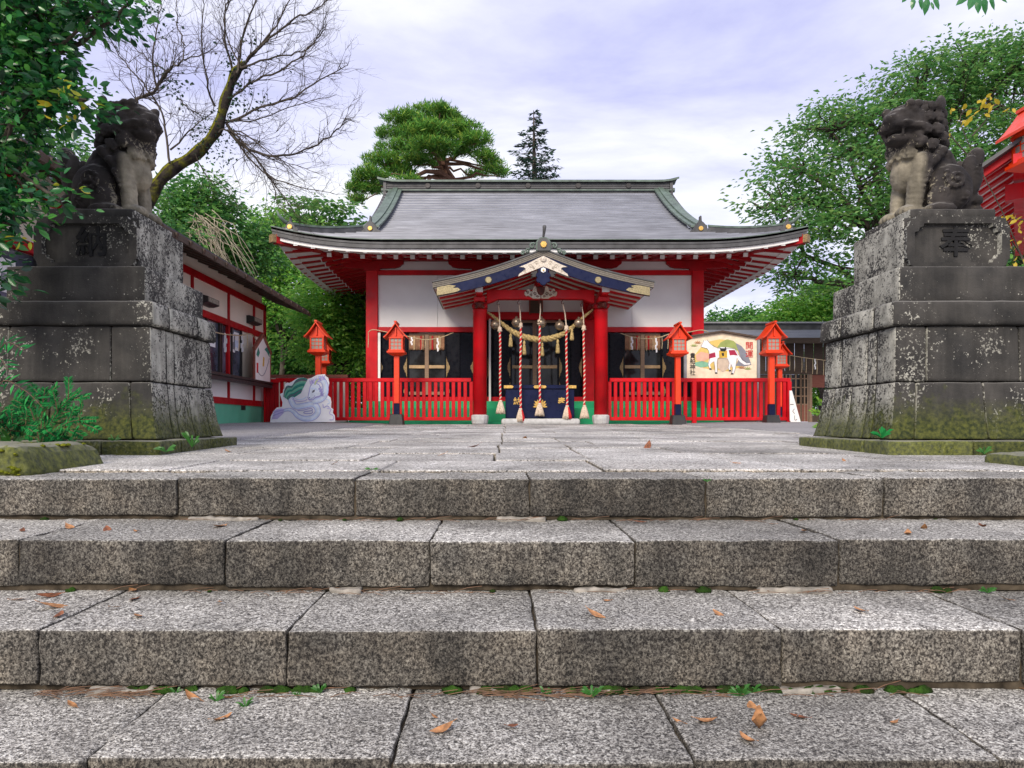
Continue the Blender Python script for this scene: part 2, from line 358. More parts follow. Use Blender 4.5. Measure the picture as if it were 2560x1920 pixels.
leafmat('leaf_yellow', (.25, .40, .03), (.50, .50, .03), (.64, .46, .03), (.62, .26, .03), rough=.5, tr=.45)
leafmat('leaf_fern', (.12, .36, .03), (.24, .50, .04), (.34, .60, .06), rough=.5, tr=.4)
leafmat('leaf_dark', (.010, .035, .020), (.016, .055, .028), (.025, .08, .035), tr=.3)
# ------------------------------------------------------------------ ground, steps, pavement
PX0, PX1 = -2.5, 3.85
def gh(x, y):
    if y < 2.86: return -.9
    inside = (PX0 < x < PX1) if y > 4.2 else (-3.3 < x < 4.3)
    z = gz(y)
    if inside: return z - .05
    d = min(abs(x - PX0), abs(x - PX1))
    return z + .012 + .035 * min(1, d / 1.5) * min(1, max(0, (y - 6) / 6)) + .01 * mnoise.noise(Vector((x, y, 0)))
xs = [-300, -120, -60, -30, -18, -12] + [-9 + .5 * i for i in range(13)] + [PX0 - .02, PX0 + .02, -1, 0, 1, 2, 3, PX1 - .02, PX1 + .02] + [4.35 + .5 * i for i in range(14)] + [14, 20, 32, 60, 120, 300]
ys = [-60, -20, -5, 0, 2.8, 2.9, 3.2, 3.7, 4.19, 4.21] + [4.6 + .5 * i for i in range(24)] + [17, 19, 22, 26, 32, 45, 70, 130, 400]
g = MB().grid([[(x, y, gh(x, y)) for x in xs] for y in ys]).build('ground', M['gravel'], smooth=True); structure(g, 'grey gravel forecourt round the stone pavement')
FY = [2.82, 2.33, 1.90, 1.507, 1.10]; H = .17
J = [[-62, 442, 885, 1325, 1765, 2210, 2650], [-470, 44, 561, 1076, 1588, 2100, 2615], [-530, 98, 717, 1342, 1955, 2560], [-520, 208, 978, 1736, 2511, 3270], [-300, 600, 1500, 2400, 3300]]
st = thing('stone_steps', 'broad flight of weathered granite steps filling the foreground', 'steps', (0, 2.4, 0)); st['kind'] = 'structure'
bed = MB()
for i in range(5):
    xsj = [(p - 1240) / F * FY[i] for p in J[i]]
    w = xsj[2] - xsj[1]
    while xsj[0] > -3.0: xsj.insert(0, xsj[0] - w)
    while xsj[-1] < 3.9: xsj.append(xsj[-1] + w)
    back = FY[i - 1] + .06 if i else 3.215
    for a, b in zip(xsj[:-1], xsj[1:]):
        ga = random.uniform(.0015, .004)
        hero = -2.3 < (a + b) / 2 < 2.3
        zt = -H * i + random.uniform(-.004, .004)
        bm = rock(a + ga, b - ga, FY[i] + random.uniform(-.008, .008), back, -H * (i + 1) + random.uniform(.012, .022), zt, (.03 if hero else .12), .0065, .0055, 14, random.random() * 9)
        bm_build('step_stone', bm, M['step_granite'], st)
    bed.box(-3.4, 4.2, FY[i] + .016, back, -H * (i + 1), -H * i - .014)
bed.build('step_bed', M['joint_dirt'], st)
# crumbled mortar, moss and needle litter in the angle behind each tread
mo = MB(); li = MB()
for i in range(1, 4):
    y0 = FY[i - 1]; z0 = -H * i
    for k in range(190 if i == 3 else 40):
        if i < 3 and random.random() < .5: continue
        x = random.uniform(-1.9, 1.9); ln = random.uniform(.006, .035) if i == 3 else random.uniform(.006, .03)
        if mnoise.noise(Vector((x * 2.3, i * 5.1, 0))) < -.12: continue
        mo.lathe([(.001, -.004), (1, 0), (.8, .45), (.35, .8), (.01, .9)], (0, 0, 0), 8)
        for q in range(len(mo.v) - 40, len(mo.v)):
            v = mo.v[q]; s_ = 1 + .5 * mnoise.noise(Vector((v[0] * 2 + k, v[1] * 3, v[2])))
            mo.v[q] = (x + v[0] * ln * s_, y0 - .006 + v[1] * min(.018, ln * .9) * s_, z0 + v[2] * min(.02, ln * .9) * s_)
    for k in range(170 if i == 3 else 45):
        x = random.uniform(-1.4, 1.6) if i < 3 else random.choice((random.uniform(-1.25, -.95), random.uniform(-.1, .5), random.uniform(-.8, 1.1)))
        y = y0 - random.uniform(.01, .05); a = random.gauss(0, .5); l_ = random.uniform(.02, .06)
        p = Vector((x, y, z0 + .004)); d = Vector((math.cos(a), math.sin(a) * .5, random.uniform(-.05, .2)))
        li.tube([p, p + d * l_ + Vector((0, 0, .004)), p + d * 2 * l_], .0011, 3)
tag(mo.build('step_moss', M['step_moss'], st, smooth=True), 'green moss in the angle between tread and riser', kind='stuff')
tag(li.build('needle_litter', M['twig'], st), 'dry needles and twigs caught at the foot of the risers', kind='stuff')
for i, x, l_, d_ in ((3, -1.02, .09, .022), (3, -.02, .05, .018), (3, .29, .03, .02), (3, .85, .08, .02), (2, -.5, .05, .02), (2, .35, .09, .02), (2, 1.0, .12, .018), (1, -1.1, .14, .016), (1, .1, .1, .016), (3, 1.6, .12, .02)):
    bm_build('mortar_patch', rock(x - l_, x + l_, FY[i - 1] - d_, FY[i - 1] + .02, -H * i - .012, -H * i + .013, .02, .006, .009, 30, x), M['mortar'], st)
# pavement slabs
pv = bpy.data.objects.new('pavement', None); COL.objects.link(pv); pv.location = (0, 9, 0); ORG['pavement'] = Vector((0, 9, 0)); structure(pv, 'pale granite slab pavement leading up to the shrine')
rows = [3.222, 3.85, 4.5]
while rows[-1] < 14.9: rows.append(rows[-1] + random.uniform(.52, .68))
for r, (ya, yb) in enumerate(zip(rows[:-1], rows[1:])):
    a, b = (-3.3, 4.3) if yb < 4.6 else (PX0 + random.uniform(-.05, .1), PX1 + random.uniform(-.1, .05))
    if r == 0: c = [-.54, .50, 1.42]
    else: c = [0 + .018 * ya + random.uniform(-.02, .02) - .06, .45 + .021 * ya]
    if r % 5 == 4: c = c[:1]
    while c[0] - a > .5: c.insert(0, c[0] - random.uniform(.6, 1.15))
    while b - c[-1] > .5: c.append(c[-1] + random.uniform(.6, 1.15))
    c[0] = min(a, c[0] + .2) if c[0] < a else c[0]
    e = [a] + [q for q in c if a + .25 < q < b - .25] + [b]
    for x0, x1 in zip(e[:-1], e[1:]):
        gp = random.uniform(.003, .008); jz = random.uniform(-.003, .004); tl = random.uniform(-.002, .002)
        mb = MB(); z0, z1 = gz(ya) + jz, gz(yb) + jz + tl
        ga = random.uniform(.002, .006)
        mb.hexa([(x0 + gp, ya + ga, z0 - .06), (x1 - gp, ya + ga, z0 - .06), (x1 - gp, yb - ga, z1 - .06), (x0 + gp, yb - ga, z1 - .06)],
                [(x0 + gp, ya + ga, z0), (x1 - gp, ya + ga, z0 + tl), (x1 - gp, yb - ga, z1 + tl), (x0 + gp, yb - ga, z1)])
        mb.build('paving_stone', M['pavement_granite'], pv, bevel=.006)
# kerb stones beside the steps and the planted soil behind them
bm = rock(-3.4, -2.02, 3.0, 3.62, -.02, .125, .04, .035, .016, 7, 3, lambda p: Vector((p.x + (.05 * (p.z / .12) * (-1 if p.x > -2.3 else 0)), p.y, p.z)))
o = bm_build('kerb_stone', bm, M['mossy_stone'], None, (-2.6, 3.3, 0)); tag(o, 'moss covered kerb stone at the left end of the top step', 'kerb stone', 'kerb stones flanking the top step')
mm = MB()
for k in range(700):
    x = random.uniform(-3.2, -2.05); 
    if random.random() < .5: y, z = 2.998 + random.uniform(-.004, .004), random.choice((random.uniform(0, .04), random.uniform(.0, .11)))
    else: y, z = random.uniform(3.0, 3.55), .118
    if mnoise.noise(Vector((x * 6, y * 6, z * 9))) < -.02 and z > .03: continue
    s_ = random.uniform(.006, .018)
    mm.lathe([(s_, -.2 * s_), (s_ * .8, .35 * s_), (.1 * s_, .6 * s_)], (x, y, z), 6)
tag(mm.build('moss', M['moss'], o, smooth=True), 'yellow green moss cushions over the kerb stone', kind='stuff')
o = bm_build('kerb_stone', rock(2.62, 4.2, 3.28, 3.75, -.03, .07, .04, .03, .014, 7, 8), M['mossy_stone'], None, (3.2, 3.5, 0)); tag(o, 'grey kerb stone at the right end of the top step', 'kerb stone', 'kerb stones flanking the top step')
so = MB().grid([[(x, y, .045 + .03 * mnoise.noise(Vector((x * 3, y * 3, 0))) - .12 * max(0, min(1, (x + 2.5) / .25))) for x in np.linspace(-6, -2.13, 24)] for y in np.linspace(3.5, 4.42, 12)]).build('soil', M['earth'], smooth=True); structure(so, 'dark planted soil behind the mossy kerb stone')
# ------------------------------------------------------------------ guardian lion pedestals
def pedestal(name, label, cx, cy, side, kanji, grp):       # side: +1 the path lies towards +x, -1 towards -x
    t = thing(name, label, 'pedestal', (cx, cy, .05), 0, grp)
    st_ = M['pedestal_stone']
    def course(z0, z1, hb, ht, cuts_front, cuts_side, pname='pedestal_stone', flare=0, bev=.012, amp=.0035):
        def shp(p):
            f = (p.z - z0) / (z1 - z0); s_ = hb + (ht - hb) * min(1, max(0, f)) ** (.45 if flare else 1)
            return Vector((cx + p.x * s_, cy - .06 + p.y * s_ * .9, p.z))
        ce = [-1] + cuts_front + [1]; se = [-1] + cuts_side + [1]
        # stones round the perimeter: front row, side rows; the core is filled
        dpt = .45
        for a, b in zip(ce[:-1], ce[1:]):
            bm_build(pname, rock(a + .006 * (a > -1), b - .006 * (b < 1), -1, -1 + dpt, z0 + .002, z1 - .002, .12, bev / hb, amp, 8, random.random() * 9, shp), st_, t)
        for a, b in zip(se[:-1], se[1:]):
            a = max(a, -1 + dpt + .012)
            if b - a < .05: continue
            for sg in (1, -1):
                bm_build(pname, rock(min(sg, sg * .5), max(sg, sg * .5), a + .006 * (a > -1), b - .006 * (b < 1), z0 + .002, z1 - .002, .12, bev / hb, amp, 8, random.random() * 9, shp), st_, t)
        core = MB().box(-.9, .9, -.9, .97, z0, z1); core.v = [tuple(shp(Vector(v))) for v in core.v]; core.build('core', M['earth'], t)
    def block(z0, z1, h, pname, bev=.012, amp=.0035, seed=1):
        bm_build(pname, rock(cx - h, cx + h, cy - h, cy + h, z0, z1, .05, bev, amp, 7, seed), st_, t)
    s = side
    # low plinth kerb
    k0, k1 = cx - .73, cx + .73
    kz = .115
    for a, b in ((k0 - .0, cx - .2), (cx - .19, cx + .35), (cx + .36, k1)):
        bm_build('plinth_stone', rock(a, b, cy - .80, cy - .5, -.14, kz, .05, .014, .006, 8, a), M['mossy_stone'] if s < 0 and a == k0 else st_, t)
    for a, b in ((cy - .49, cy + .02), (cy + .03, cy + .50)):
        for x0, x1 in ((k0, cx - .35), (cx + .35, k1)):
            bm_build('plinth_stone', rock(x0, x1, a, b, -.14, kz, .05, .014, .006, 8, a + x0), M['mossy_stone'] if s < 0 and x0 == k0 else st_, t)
    MB().box(cx - .34, cx + .34, cy - .49, cy + .48, -.14, kz - .004).build('plinth_core', M['earth'], t)
    course(.12, .497, .635, .555, [.18 * -s, .74 * s] if s > 0 else [-.74, .05], [-.35, .1, .62], flare=1)
    course(.50, .868, .553, .543, [-.72 * s, .52 * s] if s > 0 else [-.62, .5], [-.3, .45])
    course(.87, 1.035, .582, .572, [], [.35], 'cap_stone', bev=.018)
    block(1.036, 1.282, .468, 'tier_block', .012, .003, 2)
    # inscribed block: a body, a raised border round a sunk panel, the carved character
    hb = .357; z0, z1 = 1.284, 1.652
    bm_build('inscribed_block', rock(cx - hb, cx + hb, cy - hb + .034, cy + hb, z0, z1, .05, .008, .003, 7, 4), st_, t)
    w, h = .30, .135; zc = (z0 + z1) / 2; yb = cy - hb
    ins = []
    for sx, sz in ((1, 1), (-1, 1), (-1, -1), (1, -1)):
        q = [(w, h - .06), (w - .025, h - .055), (w - .035, h - .03), (w - .06, h - .02), (w - .065, h)]
        if sx * sz < 0: q = q[::-1]
        ins += [(sx * a, sz * b) for a, b in q]
    n = len(ins); out = []
    for a, b in ins:
        f = max(abs(a) / w, abs(b) / h); out.append((max(-1, min(1, a / w * 1.05)) * hb * .995, max(-1, min(1, b / h * 1.08)) * (z1 - z0) / 2 * .985))
    fr = MB()
    vs = [(cx + a, yb, zc + b) for a, b in out] + [(cx + a, yb, zc + b) for a, b in ins] + [(cx + a * .97, yb + .034, zc + b * .96) for a, b in ins] + [(cx + a, yb + .036, zc + b) for a, b in out]
    fs = []
    for i in range(n):
        j = (i + 1) % n
        fs += [(j, i, n + i, n + j), (n + j, n + i, 2 * n + i, 2 * n + j), (i, j, 3 * n + j, 3 * n + i)]
    fr.add(vs, fs).build('panel_border', st_, t)
    tx = text_part('carved_character', kanji, M['carving_dark'], t, .215, lambda x, y, z: (cx + x * 1.05 + (.03 if s > 0 else 0), yb + .03 - z, zc + .0 + y), .012, .004)
    # statue base slab
    bm_build('statue_base', rock(cx - .30, cx + .30, cy - .30, cy + .30, 1.654, 1.722, .06, .012, .005, 9, 6), st_, t)
    return t
lichen('carving_dark', (.012, .012, .014), (.025, .025, .025), (.05, .05, .05), .0, False)
LX, RX, PY = -2.83, 3.185, 5.15
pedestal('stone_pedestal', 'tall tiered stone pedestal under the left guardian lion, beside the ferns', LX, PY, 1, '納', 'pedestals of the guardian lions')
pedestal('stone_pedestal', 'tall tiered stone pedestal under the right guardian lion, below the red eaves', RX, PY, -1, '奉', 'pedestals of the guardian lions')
def blobs(name, parts, voxel=.009, namp=.006, seed=0):
    bm = bmesh.new()
    for c, r, *rot in parts:
        if not hasattr(r, '__len__'): r = (r, r, r)
        rm = Euler(rot[0]).to_matrix().to_4x4() if rot else Matrix()
        bmesh.ops.create_icosphere(bm, subdivisions=3 if max(r) > .075 else (2 if max(r) > .022 else 1), radius=1, matrix=Matrix.Translation(c) @ rm @ Matrix.Diagonal((*r, 1)))
    me = bpy.data.meshes.new(name); bm.to_mesh(me); bm.free()
    o = bpy.data.objects.new(name, me); COL.objects.link(o)
    m = o.modifiers.new('r', 'REMESH'); m.mode = 'VOXEL'; m.voxel_size = voxel
    m = o.modifiers.new('s', 'SMOOTH'); m.factor = .5; m.iterations = 1
    dg = bpy.context.evaluated_depsgraph_get()
    me2 = bpy.data.meshes.new_from_object(o.evaluated_get(dg)); bpy.data.objects.remove(o); bpy.data.meshes.remove(me)
    n = len(me2.vertices); co = np.empty(n * 3); no = np.empty(n * 3); me2.vertices.foreach_get('co', co); me2.vertices.foreach_get('normal', no)
    co = co.reshape(-1, 3); no = no.reshape(-1, 3)
    d = np.array([mnoise.noise(Vector(p) * 16 + Vector((seed, 0, 0))) + .6 * mnoise.noise(Vector(p) * 42) for p in co]) * namp
    co += no * d[:, None]; me2.vertices.foreach_set('co', co.ravel()); me2.update(); me2.name = name
    return smooth_me(me2)
def chain(a, b, ra, rb, n):
    a = Vector(a); b = Vector(b); return [(a.lerp(b, i / (n - 1)), ra + (rb - ra) * i / (n - 1)) for i in range(n)]
def curl(c, r, ax, turns=1.6, n=15, th=.35):     # a raised spiral of hair on a surface facing ax
    ax = Vector(ax).normalized(); u = ax.orthogonal().normalized(); v = ax.cross(u); out = []
    for i in range(n):
        f = i / (n - 1); a = f * turns * math.tau; rr = r * (1 - f * .85)
        out.append((Vector(c) + (u * math.cos(a) + v * math.sin(a)) * rr + ax * (f * r * .35), r * th * (1 - .3 * f)))
    return out
def lion(mouth_open, yaw, seed):           # sits facing +x, the viewer on its -y side
    p = []
    p += [((-.12, 0, .20), (.17, .15, .20)), ((-.05, 0, .32), (.16, .14, .20), (0, -.3, 0)), ((.085, 0, .38), (.145, .135, .17)), ((.125, 0, .33), (.115, .125, .125)), ((.135, 0, .40), (.09, .10, .10)), ((.06, 0, .50), (.125, .125, .15))]
    for s in (-1, 1):
        p += chain((.09, s * .10, .38), (.13, s * .10, .20), .080, .060, 6) + chain((.13, s * .10, .20), (.145, s * .10, .06), .062, .055, 5)
        p += [((.175, s * .10, .04), (.085, .062, .042))] + [((.245 - abs(k) * .012, s * .10 + k * .033, .03), (.028, .019, .028)) for k in (-1.5, -.5, .5, 1.5)]
        p += [((-.10, s * .125, .20), (.15, .075, .165), (0, .25, 0)), ((-.02, s * .15, .11), (.10, .05, .09))]
        p += [((.0, s * .165, .035), (.115, .058, .042))] + [((.10 - abs(k) * .01, s * .165 + k * .03, .028), (.026, .018, .026)) for k in (-1.4, -.45, .45, 1.4)]
        p += curl((-.09, s * .195, .235), .072, (0, s, .15), 1.5, 18, .3) + curl((-.02, s * .19, .15), .036, (0, s, 0), 1.2, 10, .36) + curl((-.17, s * .18, .13), .04, (0, s, 0), 1.2, 10, .36)
        p += chain((.06, s * .15, .34), (-.02, s * .17, .44), .022, .034, 5) + chain((.10, s * .145, .30), (.03, s * .165, .38), .02, .03, 5)
        p += chain((.1, s * .16, .2), (.07, s * .165, .3), .012, .022, 4)
    # tail: upright flame of locks
    p += [((-.25, 0, .12), (.07, .08, .11)), ((-.31, 0, .27), (.07, .11, .17), (0, -.22, 0)), ((-.345, 0, .42), (.05, .09, .11), (0, -.25, 0))]
    p += [((-.27, s * .06, .33), (.055, .04, .13), (0, -.15, 0)) for s in (-1, 1)] + [((-.335, s * .04, .05), .05) for s in (-1, 1)] + [((-.33, s * .05, .13), .045) for s in (-1, 1)]
    for a in (-.9, -.45, 0, .45, .9):
        p += chain((-.29, a * .06, .2), (-.345 + abs(a) * .03, a * .13, .47 - abs(a) * .12), .038, .016, 7)
    p += curl((-.25, .07, .13), .045, (0, 1, 0)) + curl((-.25, -.07, .13), .045, (0, -1, 0))
    hd = []
    hd += [((.12, 0, .635), (.135, .125, .125)), ((.20, 0, .66), (.09, .095, .075)), ((.235, 0, .625), (.07, .088, .05)), ((.285, 0, .655), (.035, .05, .032)), ((.265, -.035, .640), (.04, .035, .032)), ((.265, .035, .640), (.04, .035, .032)),
           ((.05, 0, .71), (.12, .115, .075)), ((.13, 0, .735), (.09, .085, .035))]
    jz = .535 if mouth_open else .565
    hd += [((.215, 0, jz), (.075, .07, .03)), ((.255, 0, jz + .012), (.03, .05, .018)), ((.17, 0, jz + .01), (.07, .08, .04))]
    for s in (-1, 1):
        hd += [((.205, s * .055, .715), (.042, .044, .026), (0, .4, 0)), ((.245, s * .055, .69), .022), ((.18, s * .085, .70), (.04, .025, .03)),
               ((.275, s * .028, .672), .018), ((.23, s * .088, .615), (.05, .02, .016)), ((.252, s * .06, jz + .03), (.012, .010, .024))]
        hd += [((.02, s * .14, .745), (.075, .026, .05), (0, .45, s * .4)), ((.10, s * .14, .72), (.03, .018, .03))]
        # curled mane round the face and neck
        for cx_, cy_, cz_, r_ in ((.10, .135, .66, .042), (.125, .130, .585, .046), (.135, .125, .51, .046), (.145, .105, .445, .042), (.045, .15, .66, .045), (.055, .155, .58, .05), (.06, .15, .49, .05), (-.015, .13, .64, .048), (-.01, .14, .55, .05), (-.01, .14, .46, .05)):
            hd += [((cx_, s * (cy_ - .02), cz_), r_ * .8)] + curl((cx_, s * cy_, cz_), r_ * .72, (.25, s, .1), 1.4, 11, .42)
    for cz_ in (.71, .62, .53, .44):
        for cy_ in (-.085, -.03, .03, .085):
            hd += [((-.055 - (.71 - cz_) * .12, cy_, cz_), .045)] + curl((-.08 - (.71 - cz_) * .12, cy_, cz_), .028, (-1, 0, .2), 1.2, 8, .42)
    for y_ in (-.09, -.05, 0, .05, .09): hd += chain((.16, y_, .545), (.205 - abs(y_) * .4, y_ * .85, .43), .030, .016, 6)
    for s in (-1, 1): hd += chain((.285, s * .05, .612), (.16, s * .118, .60), .024, .022, 8) + chain((.16, s * .118, .60), (.07, s * .15, .575), .022, .012, 5) + [((.215, s * .078, .735), (.03, .03, .028)), ((.17, s * .095, .735), (.032, .03, .028))]
    for y_ in (-.07, -.025, .025, .07): hd += chain((.1, y_, .76), (-.02, y_ * 1.3, .755), .02, .03, 5)
    c, s_ = math.cos(yaw), math.sin(yaw); ox = .05
    K = 1.14
    hd = [((.05 + (q[0][0] - .05) * K + .03, q[0][1] * K, .50 + (q[0][2] - .50) * K), (tuple(v * K for v in q[1]) if hasattr(q[1], '__len__') else q[1] * K), *q[2:]) for q in hd]
    for q in hd:
        x, y, z = q[0]; x -= ox; nx, ny = ox + c * x - s_ * y, s_ * x + c * y
        w = min(1, max(0, (z - .40) / .15)); nx = nx * w + (x + ox) * (1 - w); ny = ny * w + y * (1 - w)
        r = q[1]; e = list(q[2]) if len(q) > 2 else [0, 0, 0]; e[2] += yaw
        p.append(((nx, ny, z), r, e))
    sc = 1.02
    p = [(Vector(q[0]) * sc, (tuple(x * sc for x in q[1]) if hasattr(q[1], '__len__') else q[1] * sc), *q[2:]) for q in p]
    return blobs('guardian_lion', p, .0078, .004, seed)
o = link('guardian_lion', lion(False, R(-28), 0), M['lion_stone'], None, (LX + .04, PY - .02, 1.718)); tag(o, 'weathered stone guardian lion facing right with closed mouth on the left pedestal', 'lion statue', 'pair of stone guardian lions')
me = lion(True, R(24), 5)
o = link('guardian_lion', me, M['lion_stone'], None, (RX - .02, PY - .02, 1.718)); o.rotation_euler = (0, 0, R(180)); tag(o, 'dark stone guardian lion facing left with broad fanged mouth on the right pedestal', 'lion statue', 'pair of stone guardian lions')
# ------------------------------------------------------------------ the shrine hall
HX, YE, YW, YR = .96, 15.3, 17.2, 21.0
HL, RUN = 5.9, 5.7                       # half length of the front eave, run from eave to ridge
hall = thing('shrine_hall', 'vermilion and white shrine hall with grey hipped and gabled roof', 'shrine', (HX, 19.5, .22))
def up(u, v, half=HL):                   # upturn of the eaves towards the corners
    a = max(0, abs(u) - (half - 2.6)) / 2.6
    return .29 * a ** 2.2 * max(0, 1 - v / 2.6) ** 1.5
def prof(t): return 4.28 + .30 * t + .0378 * t * t
SIDES = {'front': lambda u, v, z: (HX + u, YE + v, z), 'left': lambda u, v, z: (HX - HL + v, YR - u, z), 'right': lambda u, v, z: (HX + HL - v, YR + u, z), 'back': lambda u, v, z: (HX - u, 2 * YR - YE - v, z)}
HALF = {'front': HL, 'back': HL, 'left': RUN, 'right': RUN}
VG = 4.28                                # half length at the verge
for sd_ in ('front', 'left', 'right', 'back'):
    fn = SIDES[sd_]; half = HALF[sd_]; rows = []
    nC = 27 if sd_ == 'front' else 8
    tmax = RUN if sd_ in ('front', 'back') else 1.66
    for c in range(nC):
        for q in (0, 1):
            t = tmax * (c + q) / nC; lim = half - t if t <= 1.62 or sd_ in ('left', 'right') else VG
            us = [lim * math.copysign(abs(w) ** .8, w) for w in np.linspace(-1, 1, 29)]
            rows.append([fn(u, t, prof(t) + up(u, t, half) + (.038 if q == 0 and c > 0 else .0)) for u in us])
    MB().slab(rows, .06).build('roof_slope', M['roof_copper'], hall)
    # layered eave edge, white eave board
    if sd_ == 'back': continue
    us = np.linspace(-half, half, 49)
    e = lambda u: up(u, 0, half)
    cl = lambda u, v: max(-(half - v), min(half - v, u))
    for (v0, v1, a, b, m_, nm) in ((-.02, .16, -.018, .0, 'copper_green', 'eave_edge'), (.0, .3, -.105, -.020, 'roof_dark', 'eave_layer'), (.015, .3, -.195, -.107, 'roof_dark', 'eave_layer'), (.07, .28, -.275, -.198, 'white_paint', 'eave_board')):
        MB().slab([[fn(cl(u, v0), v0, 4.285 + e(u) + b) for u in us], [fn(cl(u, v1), v1, 4.285 + e(u) + b + .015) for u in us]], b - a).build(nm, M[m_], hall)
    # soffit boards and the two tiers of rafters
    def sof(nm, v0, z0, v1, z1):
        MB().slab([[fn(cl(u, v0), v0, z0 + up(u, v0, half)) for u in us], [fn(cl(u, v1), v1, z1 + up(u, v1, half)) for u in us]], -.02).build(nm, M['white_paint'], hall)
    sof('soffit', .20, 4.05, 1.0, 4.175); sof('soffit', .99, 4.18, 1.98, 4.34)
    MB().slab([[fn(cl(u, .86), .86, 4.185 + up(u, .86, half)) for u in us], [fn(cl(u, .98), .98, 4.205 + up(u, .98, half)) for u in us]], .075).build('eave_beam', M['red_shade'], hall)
    sp = .385; n = int(half / sp); us2 = [(i + .0) * sp for i in range(-n, n + 1)]
    for tier, (v0, v1, za, zb, w) in enumerate(((.10, .97, 4.042, 4.172, .105), (.80, 1.95, 4.082, 4.317, .115))):
        for u in us2:
            u = u + (.19 if tier else 0)
            if abs(u) > half - v0 - .12: continue
            if sd_ != 'front' and u * (1 if sd_ == 'left' else -1) < -3.4: continue
            m1 = min(v1, half - abs(u) - .02)
            if m1 - v0 < .12: continue
            f = (m1 - v0) / (v1 - v0); zz = za + (zb - za) * f
            a = Vector(fn(u, v0, za + up(u, v0, half))); b = Vector(fn(u, m1, zz + up(u, m1, half)))
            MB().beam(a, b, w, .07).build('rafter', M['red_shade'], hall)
            d = (b - a).normalized()
            MB().beam(a - d * .018, a - d * .001, w * .9, .092).build('rafter_cap', M['white_paint'], hall)
# hip rafters with gilt ends, hip ridges, descending ridges
for s in (-1, 1):
    a = Vector((HX + s * (HL - .06), YE + .06, 4.30)); b = Vector((HX + s * 4.0, YW + .02, 4.30))
    h = MB().beam(a, b, .15, .2).build('hip_rafter', M['red_shade'], hall)
    d = (a - b).normalized()
    MB().beam(a + d * .002, a + d * .1, .15, .17).build('gilt_cap', M['gilt_dark'], hall)
    def sweep(name, pts, w, hts, mat, bev=.0):
        rows = [[], [], [], []]
        m = MB()
        for p, q in zip(pts[:-1], pts[1:]): m.beam(p, q, w, hts)
        return m.build(name, mat, hall)
    # hip ridge
    ps = []
    for i in range(13):
        v = .32 + (1.66 - .32) * i / 12; u = HL - v
        ps.append(Vector((HX + s * u, YE + v, prof(v) + up(u, v) + .09)))
    m = MB(); m2 = MB()
    def ridge_rows(ps, w, zo, hh, side): return [[p + side * (-w / 2) + Vector((0, 0, zo)) for p in ps], [p + side * (w / 2) + Vector((0, 0, zo)) for p in ps]]
    sv = Vector((1, s * 1, 0)).normalized()
    m.slab(ridge_rows(ps, .13, .045, .2, sv), .24).build('hip_ridge', M['roof_dark'], hall)
    m2.slab(ridge_rows(ps, .16, .085, .05, sv), .045).build('ridge_cap', M['copper_green'], hall)
    e = ps[0]
    MB().tube([e + Vector((s * -.0, .02, .06)), e + Vector((s * .10, -.10, .09)), e + Vector((s * .20, -.20, .20)), e + Vector((s * .22, -.22, .30))], [.055, .045, .032, .012], 8).build('ridge_horn', M['copper_green'], hall, smooth=True)
    def ornament(c, w, hh, name='ridge_end_tile'):
        out = [(-.62, 0), (-.58, .22), (-.44, .34), (-.36, .52), (-.2, .72), (-.07, .8), (-.05, 1.12), (.05, 1.12), (.07, .8), (.2, .72), (.36, .52), (.44, .34), (.58, .22), (.62, 0)]
        o = MB().prism([(a_ * w, b_ * hh) for a_, b_ in reversed(out)], lambda a_, b_, d_: (c[0] + a_, c[1] + d_, c[2] + b_), 0, .12).build(name, M['roof_dark'], hall, bevel=.012)
        for q in (-1, 1): MB().tube([(c[0] + q * w * .52, c[1] - .03, c[2] + hh * .14), (c[0] + q * w * .52, c[1] + .11, c[2] + hh * .14)], .055, 10).build('scroll', M['roof_dark'], o)
        MB().tube([(c[0], c[1] - .035, c[2] + hh * .36), (c[0], c[1] - .0, c[2] + hh * .36)], .058, 14).build('gold_crest', M['gold'], o, bevel=.01)
    ornament((e.x - s * .02, e.y - .09, e.z - .14), .26, .30)
    # descending ridge along the front slope
    ps = []
    for i in range(25):
        t = 1.75 + (RUN - 1.75) * i / 24
        ps.append(Vector((HX + s * (4.02 - .06 * i / 24), YE + t, prof(t) + .03)))
    xv = Vector((1, 0, 0))
    m = MB().slab(ridge_rows(ps, .22, .10, .2, xv), .2); m.build('descending_ridge', M['roof_dark'], hall)
    for q in (-1, 1):
        MB().slab([[p + xv * (q * .135 - .06) + Vector((0, 0, .14)) for p in ps], [p + xv * (q * .135 + .06) + Vector((0, 0, .14)) for p in ps]], .05).build('ridge_cap', M['copper_green'], hall)
    MB().slab(ridge_rows(ps, .14, .18, .2, xv), .06).build('ridge_cap', M['copper_green'], hall)
    ornament((ps[0].x, ps[0].y - .13, ps[0].z - .13), .40, .42)
    # verge edge and gable wall
    ps2 = [Vector((HX + s * VG, YE + 1.66 + (RUN - 1.66) * i / 12, prof(1.66 + (RUN - 1.66) * i / 12) + .0)) for i in range(13)]
    MB().slab(ridge_rows(ps2, .08, .03, .1, xv), .16).build('verge_board', M['roof_dark'], hall)
    MB().prism([(YE + 1.7, 4.9), (2 * YR - YE - 1.7, 4.9), (YR, 7.1)], lambda a_, b_, d_: (HX + s * (3.9 + d_), a_, b_), 0, .05).build('gable_wall', M['white_plaster'], hall)
